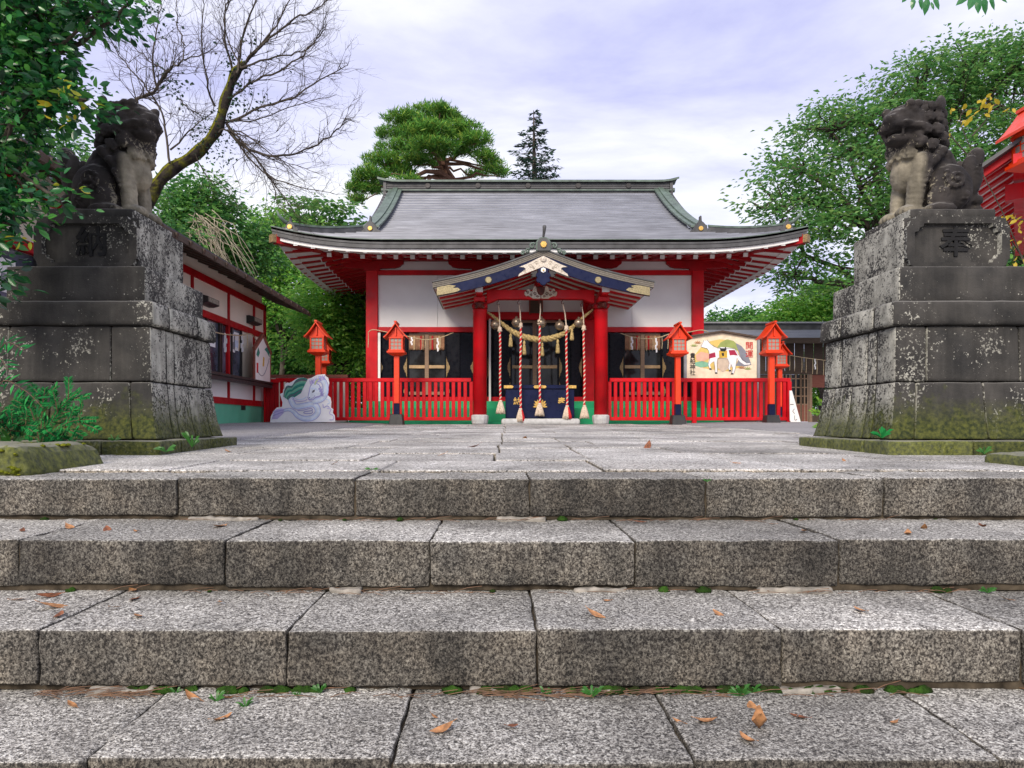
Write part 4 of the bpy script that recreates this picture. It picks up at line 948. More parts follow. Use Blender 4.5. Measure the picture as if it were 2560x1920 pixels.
# ------------------------------------------------------------------ red railings
def railing(label, pts, bal=.128, posts=(), group='red railings beside the porch', bal_skip=()):
    a, b = Vector(pts[0]), Vector(pts[1]); t = thing('railing', label, 'fence', (a + b) / 2, 0, group)
    d = (b - a); ln = d.length; d.normalize()
    up3 = Vector((0, 0, 1))
    MB().beam(a + up3 * .96, b + up3 * .96, .085, .085).build('top_rail', V, t, bevel=.008)
    MB().beam(a + up3 * .10, b + up3 * .10, .07, .075).build('bottom_rail', V, t, bevel=.008)
    n = max(1, int(ln / bal))
    base = None
    for i in range(n + 1):
        p = a + d * (ln * i / n)
        if any(abs((p - Vector(q)).length) < .09 for q in posts): continue
        MB().beam(p + up3 * .13, p + up3 * .925, .055, .075, d).build('baluster', V, t, bevel=.005)
    for q in posts:
        MB().beam(Vector(q) - up3 * .06, Vector(q) + up3 * .925, .095, .095, d).build('post', V, t, bevel=.008)
    return t
yf = 15.45; zf = .235
Xp = lambda px, y=yf: (px - 1240) / F * y
railing('red balustrade left of the porch, running behind the dragon cutout', [(Xp(690), yf, zf), (Xp(1178), yf, zf)], posts=[(Xp(826), yf, zf)])
railing('red balustrade right of the porch, below the horse picture board', [(Xp(1524), yf, zf), (Xp(1975), yf, zf)], posts=[(Xp(1735), yf, zf), (Xp(1972), yf, zf)])
# closed red gate panel at the far left
gt = thing('gate_panel', 'narrow red boarded gate between the office and the dragon cutout', 'gate', (Xp(683, 15.2), 15.2, .24))
for k in range(3):
    MB().box(Xp(664, 15.2) + .095 * k, Xp(664, 15.2) + .095 * k + .09, 15.2, 15.24, .22, 1.2).build('plank', M['red_shade'], gt, bevel=.004)
MB().box(Xp(664, 15.2) - .01, Xp(664, 15.2) + .31, 15.16, 15.199, 1.12, 1.2).build('rail', V, gt)
MB().box(Xp(664, 15.2) - .03, Xp(664, 15.2) + .0, 15.17, 15.27, .2, 1.26).build('post', V, gt)
bw = thing('boundary_wall', 'low white wall with brown coping behind the red railing', 'wall', (-5.2, 18.2, .25))
MB().box(-7.5, -3.9, 18.1, 18.25, .15, 1.42).build('wall_body', M['cream_plaster'], bw)
MB().box(-7.5, -3.85, 18.05, 18.3, 1.422, 1.5).build('coping', M['reddish_timber'], bw)
# ------------------------------------------------------------------ vermilion lanterns
def lantern(label, ex=0):
    t = thing('post_lantern', label, 'lantern', (0, 0, 0), 0, 'vermilion post lanterns')
    O = M['lantern_orange']; K = M['ink']
    q = .135; w = .18
    MB().hexa([(-w, -w, -.05), (w, -w, -.05), (w, w, -.05), (-w, w, -.05)], [(-.145, -.145, .24), (.145, -.145, .24), (.145, .145, .24), (-.145, .145, .24)]).build('base', M['lamp_housing'], t, local=True, bevel=.015)
    MB().box(-.068, .068, -.068, .068, .242, .50).build('post_foot', M['navy_lacquer'], t, local=True)
    MB().box(-.062, .062, -.062, .062, .502 - ex, 1.66).build('post', O, t, local=True, bevel=.006)
    MB().hexa([(-.10, -.10, 1.662), (.10, -.10, 1.662), (.10, .10, 1.662), (-.10, .10, 1.662)], [(-.215, -.215, 1.72), (.215, -.215, 1.72), (.215, .215, 1.72), (-.215, .215, 1.72)]).build('tray', O, t, local=True)
    MB().box(-.215, .215, -.215, .215, 1.721, 1.765).build('tray_rim', O, t, local=True, bevel=.004)
    MB().box(-.185, .185, -.185, .185, 1.766, 1.80).build('sill', O, t, local=True)
    for a in (-1, 1):
        for b in (-1, 1): MB().box(a * .165, a * .13, b * .165, b * .13, 1.80, 2.07).build('corner_post', O, t, local=True)
    MB().box(-.175, .175, -.175, .175, 2.07, 2.11).build('head', O, t, local=True)
    for k in range(4):
        rm = Matrix.Rotation(k * math.pi / 2, 3, 'Z')
        m = MB().box(-.13, .13, -.145, -.14, 1.80, 2.07); m.v = [tuple(rm @ Vector(v)) for v in m.v]; wn = m.build('window', M['lamp_glass'], t, local=True)
        for x in (-.045, .045):
            m = MB().box(x - .006, x + .006, -.153, -.146, 1.80, 2.07); m.v = [tuple(rm @ Vector(v)) for v in m.v]; m.build('glazing_bar', O, wn, local=True)
        for z in (1.89, 1.98):
            m = MB().box(-.13, .13, -.1525, -.1465, z - .006, z + .006); m.v = [tuple(rm @ Vector(v)) for v in m.v]; m.build('glazing_bar', O, wn, local=True)
    # curved gable roof, the ridge running front to back
    us = np.linspace(-1, 1, 17); f = lambda u: .345 * (1 - abs(u)) ** 1.25
    MB().slab([[(u * .285, y, 2.105 + f(u)) for u in us] for y in (-.27, 0, .27)], .035).build('roof', O, t, local=True)
    MB().prism([(-.2, 2.115), (.2, 2.115), (0, 2.36)], lambda a, b, d: (a, d, b), -.15, .15).build('gable', O, t, local=True)
    MB().box(-.012, .012, -.2, -.151, 2.13, 2.33).build('king_post', O, t, local=True)
    MB().beam((0, -.28, 2.46), (0, .28, 2.46), .06, .04).build('ridge', O, t, local=True)
    if ex:
        for ch in t.children:
            if ch.name.startswith(('base', 'post_foot')): ch.location.z -= ex
    return t
S0 = .86
L0 = None
for lab, px, y, sc, zz in (('orange red lantern left of the porch, standing before the railing in full view', 992, 14.6, S0, .22), ('orange red lantern rising behind the dragon cutout, nearer of two', 796, 14.5, .86, .22), ('darker orange lantern half hidden behind the lantern at the dragon cutout', 811, 18.6, .92, .24),
        ('orange red lantern at the left edge of the horse board, right of the porch', 1694, 14.6, S0, .2), ('orange red lantern at the right edge of the horse board', 1928, 14.3, .85, .2), ('orange lantern farther back, behind the lantern on the right of the horse board', 1949, 18.3, .86, .24)):
    t = lantern(lab) if L0 is None else copy_tree(L0)
    if L0 is None: L0 = t
    t['label'] = lab; t.location = ((px - 1240) / F * y, y, zz); t.scale = (sc, sc, sc)
L1 = None
for lab, px, y in (('tall red lantern at the right edge, behind the right guardian lion', 2590, 8.2), ('tall red lantern mostly hidden by the dark leaves at the far left', 45, 9.3)):
    t = lantern(lab, 1.4) if L1 is None else copy_tree(L1)
    if L1 is None: L1 = t
    t['label'] = lab; t.location = ((px - 1240) / F * y, y, 1.55)
# ------------------------------------------------------------------ ropes with paper streamers
def streamer_rope(label, pts, hang, group='thin ropes with paper streamers'):
    pts = [Vector(p) for p in pts]; t = thing('streamer_rope', label, 'rope', pts[0], 0, group)
    n = 30; sm = []
    for i in range(n + 1):
        f = i / n * (len(pts) - 1); k = min(int(f), len(pts) - 2); f -= k
        p0, p1, p2, p3 = pts[max(k - 1, 0)], pts[k], pts[k + 1], pts[min(k + 2, len(pts) - 1)]
        sm.append(.5 * ((2 * p1) + (p2 - p0) * f + (2 * p0 - 5 * p1 + 4 * p2 - p3) * f * f + (3 * p1 - p0 - 3 * p2 + p3) * f ** 3))
    MB().tube(sm, .011, 6).build('cord', M['rope_thin'], t, smooth=True)
    for f, kind, l_ in hang:
        p = sm[int(f * n)]
        if kind == 's':
            m = MB().tube([p, p + Vector((.004, -.005, -l_ * .6)), p + Vector((-.006, -.004, -l_))], [.007, .011, .008], 5); m.build('straw_end', M['rope_thin'], t)
        else:
            m = MB(); w = .035; z = 0
            for k in range(4):
                dx = (.022 if k % 2 else -.0) - .004 * k; h = l_ / 4
                q = p + Vector((dx, -.012 - .003 * k, -z)); m.hexa([(q.x - w * .5, q.y - .0015, q.z - h * 1.2), (q.x + w * .5, q.y - .0015, q.z - h * 1.05), (q.x + w * .5, q.y + .0015, q.z - h * 1.05), (q.x - w * .5, q.y + .0015, q.z - h * 1.2)],
                                                               [(q.x - w * .5 - .004, q.y - .0015, q.z), (q.x + w * .5, q.y - .0015, q.z), (q.x + w * .5, q.y + .0015, q.z), (q.x - w * .5 - .004, q.y + .0015, q.z)]); z += h * .92
            m.build('paper_streamer', M['paper'], t)
Q7 = lambda a, b, y: P(640 + a * .27125, 780 + b * .27125, y)
Q8 = lambda a, b, y: P(1500 + a * .27125, 760 + b * .27125, y)
streamer_rope('thin sagging rope with white paper streamers across the left window bay', [Q7(1035, 185, 16.9), Q7(1080, 163, 16.9), Q7(1200, 185, 16.9), Q7(1400, 225, 16.9), Q7(1560, 255, 16.9), Q7(1700, 235, 16.9), Q7(1820, 190, 16.9)],
              [(.03, 's', .38), (.56, 'p', .2), (.66, 's', .25), (.69, 's', .2), (.82, 'p', .33), (.86, 's', .25)])
streamer_rope('thin sagging rope with white paper streamers across the right window bay', [Q8(190, 270, 16.9), Q8(300, 305, 16.9), Q8(420, 320, 16.9), Q8(540, 310, 16.9), Q8(660, 272, 16.9), Q8(800, 262, 16.9), Q8(935, 240, 16.9), Q8(1000, 262, 16.9)],
              [(.14, 'p', .32), (.2, 's', .3), (.3, 's', .3), (.38, 's', .28), (.43, 'p', .36), (.47, 's', .3), (.56, 's', .35)])
# ------------------------------------------------------------------ picture board with the white horse
ye = 15.95
bd = thing('picture_board', 'large cream votive picture board showing a white horse, behind the railing', 'board', (Xp(1805, ye), ye, .25))
E8 = lambda a, b, d=0.0: Vector((Q8(a, b, ye).x, ye - d, Q8(a, b, ye).z))
def flat(name, pts, mat, parent, d, th=.002):
    pts = [E8(a, b) for a, b in pts]
    ar = sum(p.x * q.z - q.x * p.z for p, q in zip(pts, pts[1:] + pts[:1]))
    if ar < 0: pts = pts[::-1]
    return MB().prism([(p.x, p.z) for p in pts], lambda a, b, k: (a, ye - d + k, b), 0, th).build(name, M[mat], parent)
outline = [(800, 690), (800, 312), (1120, 264), (1445, 318), (1445, 690)]
flat('board_face', outline, 'board_cream', bd, 0, .05)
for (a, b) in (((790, 313), (1120, 262)), ((1120, 262), (1457, 318))):
    p, q = E8(*a), E8(*b); MB().beam(p + Vector((0, .01, .02)), q + Vector((0, .01, .02)), .16, .04).build('board_roof', M['dark_timber'], bd)
p, q = E8(790, 694), E8(1455, 694); MB().beam(p + Vector((0, .02, -.01)), q + Vector((0, .02, -.01)), .09, .03).build('board_sill', M['grey_metal'], bd)
for a in (786, 1460):
    p, q = E8(a, 330), E8(a, 1115); MB().box(p.x - .03, p.x + .03, ye - .02, ye + .06, .2, p.z).build('board_post', M['grey_metal'], bd)
flat('painted_ground', [(865, 480), (930, 400), (1010, 345), (1100, 325), (1210, 335), (1280, 380), (1300, 440), (1260, 520), (1300, 580), (1180, 620), (1000, 600), (880, 570)], 'art_ochre', bd, .002)
flat('painted_trees', [(1080, 400), (1110, 355), (1170, 325), (1230, 340), (1270, 375), (1290, 420), (1220, 440), (1120, 430)], 'art_green', bd, .004)
flat('painted_blossom', [(880, 470), (930, 440), (1000, 455), (1010, 500), (950, 530), (890, 520)], 'art_pink', bd, .004)
flat('painted_water', [(870, 540), (940, 525), (1010, 545), (1010, 575), (930, 585), (880, 570)], 'art_teal', bd, .004)
flat('painted_rock', [(1250, 360), (1300, 385), (1340, 430), (1370, 490), (1395, 560), (1330, 575), (1250, 570), (1290, 480)], 'art_slate', bd, .0055)
flat('painted_sand', [(1075, 520), (1130, 490), (1200, 505), (1230, 570), (1180, 600), (1130, 628), (1085, 590)], 'art_tan', bd, .006)
horse = [(958, 330), (968, 345), (985, 330), (1000, 342), (1020, 372), (1050, 395), (1085, 408), (1110, 398), (1170, 400), (1200, 405), (1240, 412), (1268, 440), (1285, 480), (1310, 520), (1350, 545), (1392, 540), (1375, 560), (1330, 560), (1290, 535), (1262, 498), (1256, 540), (1245, 600), (1232, 640), (1212, 640), (1222, 590), (1205, 555), (1195, 590), (1205, 625), (1192, 622), (1180, 585), (1190, 545), (1175, 505), (1130, 500), (1085, 498), (1075, 530), (1078, 590), (1080, 632), (1062, 632), (1060, 580), (1050, 530), (1030, 540), (1012, 560), (1025, 600), (1012, 605), (995, 560), (1000, 520), (1012, 500), (1005, 470), (1000, 430), (985, 410), (960, 405), (935, 398), (930, 388), (945, 365), (952, 345)]
flat('painted_horse', horse, 'art_white', bd, .008)
lines = MB()
for path in ([(958, 330), (945, 365), (930, 388), (935, 398), (985, 410), (1000, 430), (1012, 500), (995, 560), (1012, 605)], [(985, 330), (1020, 372), (1085, 408), (1240, 412), (1285, 480), (1350, 545), (1392, 540)], [(1085, 498), (1130, 500), (1175, 505), (1190, 545), (1180, 585), (1192, 622)], [(1262, 498), (1245, 600), (1232, 640)], [(1050, 530), (1060, 632)], [(1085, 498), (1080, 632)], [(1205, 555), (1222, 590), (1212, 640)]):
    lines.tube([E8(a, b, .0095) for a, b in path], .004, 4)
tag(lines.build('painted_outline', M['art_line'], bd), 'thin brown outline of the painted horse', kind='stuff')
flat('painted_cloth', [(1005, 460), (1060, 445), (1065, 490), (1030, 497), (1003, 505)], 'art_crimson', bd, .0095)
flat('painted_cloth', [(1185, 425), (1240, 425), (1268, 475), (1230, 470), (1195, 475)], 'art_crimson', bd, .0095)
flat('painted_saddle_cloth', [(1095, 430), (1170, 430), (1172, 497), (1098, 497)], 'art_gold', bd, .0095)
flat('painted_saddle', [(1100, 395), (1115, 410), (1145, 410), (1158, 392), (1165, 420), (1150, 438), (1110, 436)], 'ink', bd, .011)
flat('painted_stirrup', [(1118, 455), (1140, 450), (1142, 478), (1128, 482)], 'ink', bd, .011)
for a, b in ((1018, 600), (1070, 637), (1198, 615), (1217, 643)): flat('painted_hoof', [(a - 12, b + 5), (a - 8, b - 8), (a + 6, b - 8), (a + 12, b + 6)], 'ink', bd, .0095)
for cx_, cy_, mt in ((865, 392, 'art_green'), (900, 365, 'art_rust'), (1305, 595, 'art_rust'), (1360, 605, 'art_green')):
    for k in range(5):
        an = R(-160 + k * 35); flat('painted_leaf', [(cx_, cy_), (cx_ + 20 * math.cos(an - .25), cy_ + 16 * math.sin(an - .25)), (cx_ + 40 * math.cos(an), cy_ + 30 * math.sin(an)), (cx_ + 20 * math.cos(an + .25), cy_ + 16 * math.sin(an + .25))], mt, bd, .009 + .0004 * k)
def vtext(body, a, b0, b1, mat, size):
    n = len(body)
    for i, ch in enumerate(body):
        c = E8(a, b0 + (b1 - b0) * (i / max(1, n - 1))); text_part('brush_character', ch, M[mat], bd, size, lambda x, y, z: (c.x + x, ye - .008 - z, c.z + y), .004, .0012)
vtext('開運', 1375, 388, 465, 'ink_red', .185)
vtext('貴船神社', 853, 480, 636, 'ink', .135)
# ------------------------------------------------------------------ dragon cutout: a plain sea-dragon design on a cut white board
ys = 14.35
cu = thing('cutout_board', 'white cutout board painted with a coiled pale blue dragon', 'cutout', (Xp(755, ys), ys, .26))
D6 = lambda a, b: P(660 + a * .10246, 900 + b * .10246, ys)
def flat6(name, pts, mat, d, th=.002):
    pts = [D6(a, b) for a, b in pts]
    if sum(p.x * q.z - q.x * p.z for p, q in zip(pts, pts[1:] + pts[:1])) < 0: pts = pts[::-1]
    return MB().prism([(p.x, p.z) for p in pts], lambda a, b, k: (a, ys - d + k, b), 0, th).build(name, M[mat], cu)
flat6('board', [(150, 1525), (165, 1380), (230, 1250), (310, 1160), (440, 1140), (450, 1040), (420, 940), (390, 830), (460, 800), (470, 720), (520, 680), (510, 590), (560, 550), (640, 560), (720, 500), (820, 440), (960, 425), (1060, 460), (1150, 440), (1220, 400), (1300, 360), (1420, 350), (1480, 345), (1500, 390), (1560, 430), (1590, 560), (1560, 700), (1550, 860), (1620, 920), (1640, 1030), (1630, 1160), (1690, 1200), (1670, 1290), (1720, 1350), (1735, 1512)], 'paper', 0, .03)
def ribbon(name, pts, w, mat, d):
    L_, R_ = [], []
    for i, (a, b) in enumerate(pts):
        a0, b0 = pts[max(i - 1, 0)]; a1, b1 = pts[min(i + 1, len(pts) - 1)]; l_ = math.hypot(a1 - a0, b1 - b0) or 1; nx, ny = -(b1 - b0) / l_, (a1 - a0) / l_
        ww = w[i] if hasattr(w, '__len__') else w; L_.append((a + nx * ww, b + ny * ww)); R_.append((a - nx * ww, b - ny * ww))
    m = MB(); n = len(pts); v3 = [D6(*p) for p in L_ + R_]
    vs = [Vector((p.x, ys - d, p.z)) for p in v3] + [Vector((p.x, ys - d + .002, p.z)) for p in v3]
    fs = []
    for i in range(n - 1): fs += [(i, i + 1, n + i + 1, n + i), (2 * n + i, 3 * n + i, 3 * n + i + 1, 2 * n + i + 1)]
    return m.add(vs, fs).build(name, M[mat], cu)
def cr_(pts, n=8):
    out = []
    for k in range(len(pts) - 1):
        p0, p1, p2, p3 = [Vector(q) for q in (pts[max(k - 1, 0)], pts[k], pts[k + 1], pts[min(k + 2, len(pts) - 1)])]
        for i in range(n): f = i / n; q = .5 * ((2 * p1) + (p2 - p0) * f + (2 * p0 - 5 * p1 + 4 * p2 - p3) * f * f + (3 * p1 - p0 - 3 * p2 + p3) * f ** 3); out.append((q.x, q.y))
    return out + [tuple(pts[-1])]
body = cr_([(430, 1250), (600, 1210), (720, 1260), (830, 1370), (1000, 1430), (1200, 1400), (1310, 1280), (1290, 1150), (1180, 1080), (950, 1120), (760, 1130), (680, 1020), (640, 900)], 6)
wd = [30 + 70 * math.sin(min(1, i / (len(body) - 1) * 1.5) * math.pi * .62) for i in range(len(body))]
wd = [x * .62 for x in wd]
ribbon('painted_body_edge', body, [x + 13 for x in wd], 'art_violet', .002); ribbon('painted_body', body, wd, 'art_blue', .004)
ribbon('painted_belly', [(a + 8, b - 8) for a, b in body[4:]], [x * .45 for x in wd[4:]], 'art_ice', .005)
neck = cr_([(1190, 1010), (1390, 960), (1490, 820), (1500, 640), (1440, 500), (1330, 460)], 6)
ribbon('painted_neck_edge', neck, 74, 'art_violet', .0055); ribbon('painted_neck', neck, 60, 'art_blue', .007); ribbon('painted_neck_plates', [(a - 12, b + 6) for a, b in neck], 26, 'art_ice', .008)
flat6('painted_head_edge', [(1100, 985), (1062, 915), (1095, 780), (1125, 640), (1190, 540), (1345, 585), (1420, 720), (1400, 880), (1265, 920), (1200, 985)], 'art_violet', .0085)
flat6('painted_head', [(1110, 960), (1080, 905), (1115, 780), (1140, 650), (1200, 565), (1330, 605), (1395, 720), (1375, 860), (1255, 898), (1195, 958)], 'art_ice', .0095)
flat6('painted_brow', [(1140, 700), (1180, 670), (1290, 690), (1330, 760), (1230, 720)], 'art_blue', .0105)
for k in range(8):
    a = 1130 + k * 46; b = 590 - k * 16
    flat6('painted_mane', [(a, b), (a - 34, b - 130), (a + 4, b - 60), (a + 22, b - 110), (a + 36, b - 30), (a + 50, b)], 'art_violet' if k % 2 else 'art_lilac', .0105 + .0003 * k)
for k in range(4):
    a = 1330 + k * 24; b = 690 + k * 52; flat6('painted_mane', [(a, b), (a + 90, b - 50), (a + 40, b + 10), (a + 80, b + 40), (a, b + 40)], 'art_violet', .011 + .0003 * k)
flat6('painted_horn', [(1230, 600), (1250, 520), (1330, 450), (1345, 470), (1280, 540), (1262, 605)], 'art_sage', .0135)
flat6('painted_eye', [(1170, 790), (1200, 740), (1250, 720), (1235, 775), (1190, 800)], 'art_line', .0125)
flat6('painted_nostril', [(1095, 915), (1120, 905), (1130, 920), (1105, 932)], 'art_line', .0125)
ribbon('painted_mouth', cr_([(1085, 950), (1150, 945), (1210, 915), (1250, 860)], 4), 6, 'art_violet', .0125)
for k in range(5):
    b0 = 1190 + k * 45; flat6('painted_tail_tuft', [(500, 1190 + 22 * k), (420, 1180 + 30 * k), (320 - 28 * k, b0 + 10), (210 - 5 * k, b0 + 75), (330, b0 + 70), (450, 1230 + 24 * k)], 'art_violet' if k % 2 else 'art_lilac', .004 + .0006 * k)
# green wave spray breaking over the coil
for k in range(11):
    f = k / 10
    ribbon('painted_wave', cr_([(1060 - 16 * k, 480 + 30 * k), (940 - 12 * k, 455 + 38 * k), (800 - 8 * k, 500 + 40 * k), (690, 640 + 24 * k), (570 + 8 * k, 640 + 26 * k), (500 + 9 * k, 760 + 20 * k), (480 + 12 * k, 900 + 8 * k)], 5), [26 - i * .7 for i in range(31)], ('art_seagreen', 'art_jade', 'art_teal', 'art_line')[(k * 3) % 4 if k % 5 else 0], .005 + .0005 * k)
for k, pts in enumerate(([(700, 900), (820, 960), (960, 950), (1040, 900)], [(690, 960), (840, 1010), (1000, 990), (1060, 960)], [(820, 1230), (980, 1220), (1140, 1180), (1180, 1230), (1000, 1260), (990, 1300), (1160, 1300), (1190, 1250)], [(1480, 960), (1560, 960), (1600, 1040), (1540, 1080)], [(1540, 1180), (1640, 1200), (1600, 1300), (1690, 1360), (1690, 1450), (1600, 1460)], [(1440, 1080), (1460, 1160), (1540, 1120), (1600, 1160)])): ribbon('painted_swirl', cr_(pts, 5), 9, ('art_blue', 'art_lilac', 'art_violet')[k % 3], .0115)
# ------------------------------------------------------------------ shrine office on the left
of = thing('shrine_office', 'white and red shrine office with low dark eaves on the left', 'building', (-6, 11, .25))
WX, OY0, OY1 = -5.14, 5.5, 15.45
EX, EZ = -4.33, 2.72
RS = M['red_shade']
MB().slab([[(EX - .02, y, EZ + .13), (-5.6, y, EZ + .60), (-7.2, y, EZ + 1.15), (-8.8, y, EZ + .55), (-9.9, y, EZ + .1)] for y in np.linspace(OY0 - .6, OY1 + .75, 26)], .05).build('office_roof', M['roof_dark'], of)
for k in range(26):
    y = OY0 - .5 + k * (OY1 + 1.2 - OY0) / 25.5
    MB().beam((EX + .04, y, EZ + .03), (WX + .02, y, EZ + .33), .06, .08).build('rafter', M['dark_timber'], of)
MB().slab([[(EX, y, EZ + .09), (WX, y, EZ + .40)] for y in (OY0 - .6, OY1 + .74)], .02).build('eave_boards', M['reddish_timber'], of)
MB().box(EX - .01, EX + .02, OY0 - .6, OY1 + .74, EZ + .0, EZ + .075).build('fascia', M['dark_timber'], of)
MB().box(WX - 4, WX - .05, OY0, OY1 - .02, .2, 3.1).build('office_core', M['cream_plaster'], of)
yj = [5.5, 7.0, 8.6, 10.2, 11.75, 13.35, 14.75, 15.45]
def wp(nm, y0, y1, z0, z1, m, d0=-.03, d1=0.0, bev=.0): return MB().box(WX + d0, WX + d1, y0, y1, z0, z1).build(nm, M[m], of, bevel=bev)
for i, (a, b) in enumerate(zip(yj[:-1], yj[1:])):
    wp('wall_panel', a + .04, b - .04, 2.22, 2.72, 'cream_plaster')
    wp('wall_panel', a + .04, b - .04, .72, 1.08, 'white_plaster')
    wp('stud', a - .04, a + .04, .62, 2.72, 'red_shade', -.05, .025)
    if i < 5 or i == 6: pass
wp('wall_panel', 14.1, 15.41, 1.08, 2.10, 'cream_plaster')
for z0, z1 in ((2.10, 2.22), (2.72, 2.84), (.60, .72)): wp('tie_beam', OY0, OY1, z0, z1, 'red_shade', -.05, .03)
wp('corner_post', OY1 - .08, OY1 + .04, .25, 2.84, 'red_shade', -.06, .03)
MB().box(WX - 4, WX - .03, OY1 - .02, OY1 + .03, .6, 2.9).build('end_wall', M['cream_plaster'], of)
wp('base_wall', OY0, OY1 + .02, .12, .60, 'pale_green', -.06, .01)
wp('vent', 14.0, 14.25, .50, .595, 'ink', -.01, .014)
# serving windows
for a, b in ((7.0, 8.6), (8.6, 10.2), (10.2, 11.75), (11.75, 13.0), (13.0, 14.1)):
    gl = MB().box(WX - .05, WX - .03, a + .05, b - .05, 1.14, 2.09).build('window', M['office_glass'], of)
    for yy in (a + .04, (a + b) / 2, b - .04): MB().box(WX - .028, WX + .008, yy - .025, yy + .025, 1.13, 2.095).build('window_frame', M['lamp_housing'], gl)
    MB().box(WX - .028, WX + .006, a + .05, b - .05, 1.12, 1.16).build('window_frame', M['lamp_housing'], gl)
    for k in range(3):
        y_ = a + .25 + k * (b - a - .4) / 3 + random.uniform(-.04, .04); z_ = random.uniform(1.55, 1.7)
        MB().box(WX - .028, WX - .022, y_, y_ + .26, z_, z_ + .36).build('notice', M['paper'], gl)
        MB().box(WX - .022, WX - .019, y_ + .04, y_ + .2, z_ + .06, z_ + .2).build('notice_print', M[random.choice(('art_gold', 'art_slate', 'art_rust', 'art_blue'))], gl)
wp('counter', 6.9, 15.3, 1.08, 1.13, 'dark_wood_paint', 0, .28, .005)
wp('counter_rail', 6.9, 15.3, 1.0, 1.07, 'lamp_housing', .20, .26)
for y_ in (12.25, 14.55):
    lp = thing('wall_lamp', 'dark box lamp on the office wall, ' + ('nearer one' if y_ < 13 else 'farther one by the corner'), 'lamp', (WX, y_, 2.36), 0, 'box lamps on the office wall')
    MB().box(WX + .001, WX + .06, y_ - .22, y_ + .22, 2.30, 2.46).build('lamp_housing', M['lamp_housing'], lp)
    MB().prism([(WX + .06, 2.30), (WX + .17, 2.33), (WX + .17, 2.43), (WX + .06, 2.46)], lambda a, b, d: (a, d, b), y_ + .25, y_ - .25).build('lamp_shade', M['lamp_housing'], lp)
    MB().box(WX + .171, WX + .176, y_ - .22, y_ + .22, 2.345, 2.42).build('lamp_front', M['lamp_glass'], lp)
streamer_rope('thin rope with paper streamers along the office window', [(WX + .12, 9.5, 2.02), (WX + .12, 11, 1.92), (WX + .12, 12.4, 1.86), (WX + .12, 13.6, 1.95), (WX + .12, 14.3, 2.06), (WX + .12, 14.9, 1.84), (WX + .12, 15.35, 1.95)], [(.12, 'p', .3), (.25, 's', .25), (.4, 'p', .34), (.5, 's', .3), (.56, 'p', .34), (.62, 's', .3)])
em = thing('votive_sign', 'small house-shaped white votive sign leaning on the office counter', 'sign', (WX + .2, 14.5, 1.14))
er = [(-.5, 0), (.5, 0), (.5, .62), (0, .92), (-.5, .62)]
sx = WX + .30
def ev(a, b, d): return (sx + d, 14.45 + a * .95, 1.12 + b)
MB().prism(er, ev, 0, -.03).build('sign_face', M['white_paint'], em)
for (a, b), (c, d) in (((-.54, .60), (0, .945)), ((0, .945), (.54, .60))): MB().beam(ev(a, b, -.01), ev(c, d, -.01), .08, .05, (1, 0, 0)).build('sign_roof', M['reddish_timber'], em)
for a in (-.51, .51): MB().beam(ev(a, 0, -.01), ev(a, .62, -.01), .05, .03, (1, 0, 0)).build('sign_frame', M['reddish_timber'], em)
MB().tube([ev(-.38 + .8 * i / 12, .2 - .16 * math.sin(i / 12 * math.pi) + .3 * (i / 12) ** 2, .004) for i in range(13)], .006, 4).build('painted_stroke', M['art_line'], em)
for pts, mt in (([(-.42, .5), (-.3, .46), (-.2, .56), (-.3, .66)], 'art_seagreen'), ([(.1, .66), (.3, .6), (.44, .52), (.42, .64), (.25, .72)], 'art_seagreen'), ([(-.02, .3), (.06, .3), (.1, .48), (.02, .5)], 'art_gold')):
    MB().prism(pts, ev, .004, .001).build('painted_shape', M[mt], em)
MB().prism([(-.40, .14), (-.30, .14), (-.30, .34), (-.40, .34)], ev, .004, .001).build('red_seal', M['ink_red'], em)
# ------------------------------------------------------------------ long timber hall behind the horse board
rh = thing('timber_hall', 'long low timber hall with grey roof behind the horse board', 'building', (9.5, 25, .2))
yt = 24.0; e0 = P(1480, 852, yt); r0 = P(1480, 807, yt + 2.6)
XA, XB = 4.6, 15.5
rows = []
for c in range(9):
    for q in (0, 1):
        f = (c + q) / 9; rows.append([(x, yt - .6 + 3.2 * f, e0.z + .02 + (r0.z - .28 - e0.z) * f + (.02 if q == 0 else 0)) for x in (XA, XB)])
MB().slab(rows, .06).build('roof_slope', M['roof_copper'], rh)
MB().box(XA, XB, yt + 2.4, yt + 2.9, r0.z - .30, r0.z - .06).build('ridge_box', M['roof_dark'], rh)
MB().box(XA - .1, XB, yt + 2.3, yt + 3.0, r0.z - .058, r0.z).build('ridge_cap', M['grey_metal'], rh)
MB().box(XA, XB, yt - .65, yt - .60, e0.z - .16, e0.z + .03).build('fascia', M['dark_timber'], rh)
for k in range(34):
    x = XA + .2 + k * .32; MB().beam((x, yt - .58, e0.z - .10), (x, yt + .05, e0.z + .06), .06, .08).build('rafter', M['grey_timber'], rh)
for k in range(30):
    x = XA + .1 + k * .33
    MB().box(x, x + .31, yt, yt + .04, 2.05, e0.z - .05).build('wall_board', M['dark_timber'], rh, bevel=.004)
MB().box(XA, XB, yt - .04, yt + .06, 1.93, 2.045).build('lintel', M['dark_timber'], rh)
xo = P(1500 + 1945 * .27125, 1, yt).x; xo2 = P(1500 + 2110 * .27125, 1, yt).x + .3
MB().box(XA, xo - .75, yt + .02, yt + .08, .2, 1.925).build('lower_wall', M['dark_timber'], rh)
MB().box(xo, xo2 + 2, yt + .01, yt + .05, 1.48, 1.925).build('red_panel', M['reddish_timber'], rh)
MB().box(xo - .08, xo + .02, yt - .05, yt + .06, .2, 1.925).build('door_post', M['frame_timber'], rh)
MB().box(xo2, xo2 + 4, yt + .02, yt + .08, .2, 1.48).build('lower_wall', M['dark_timber'], rh)
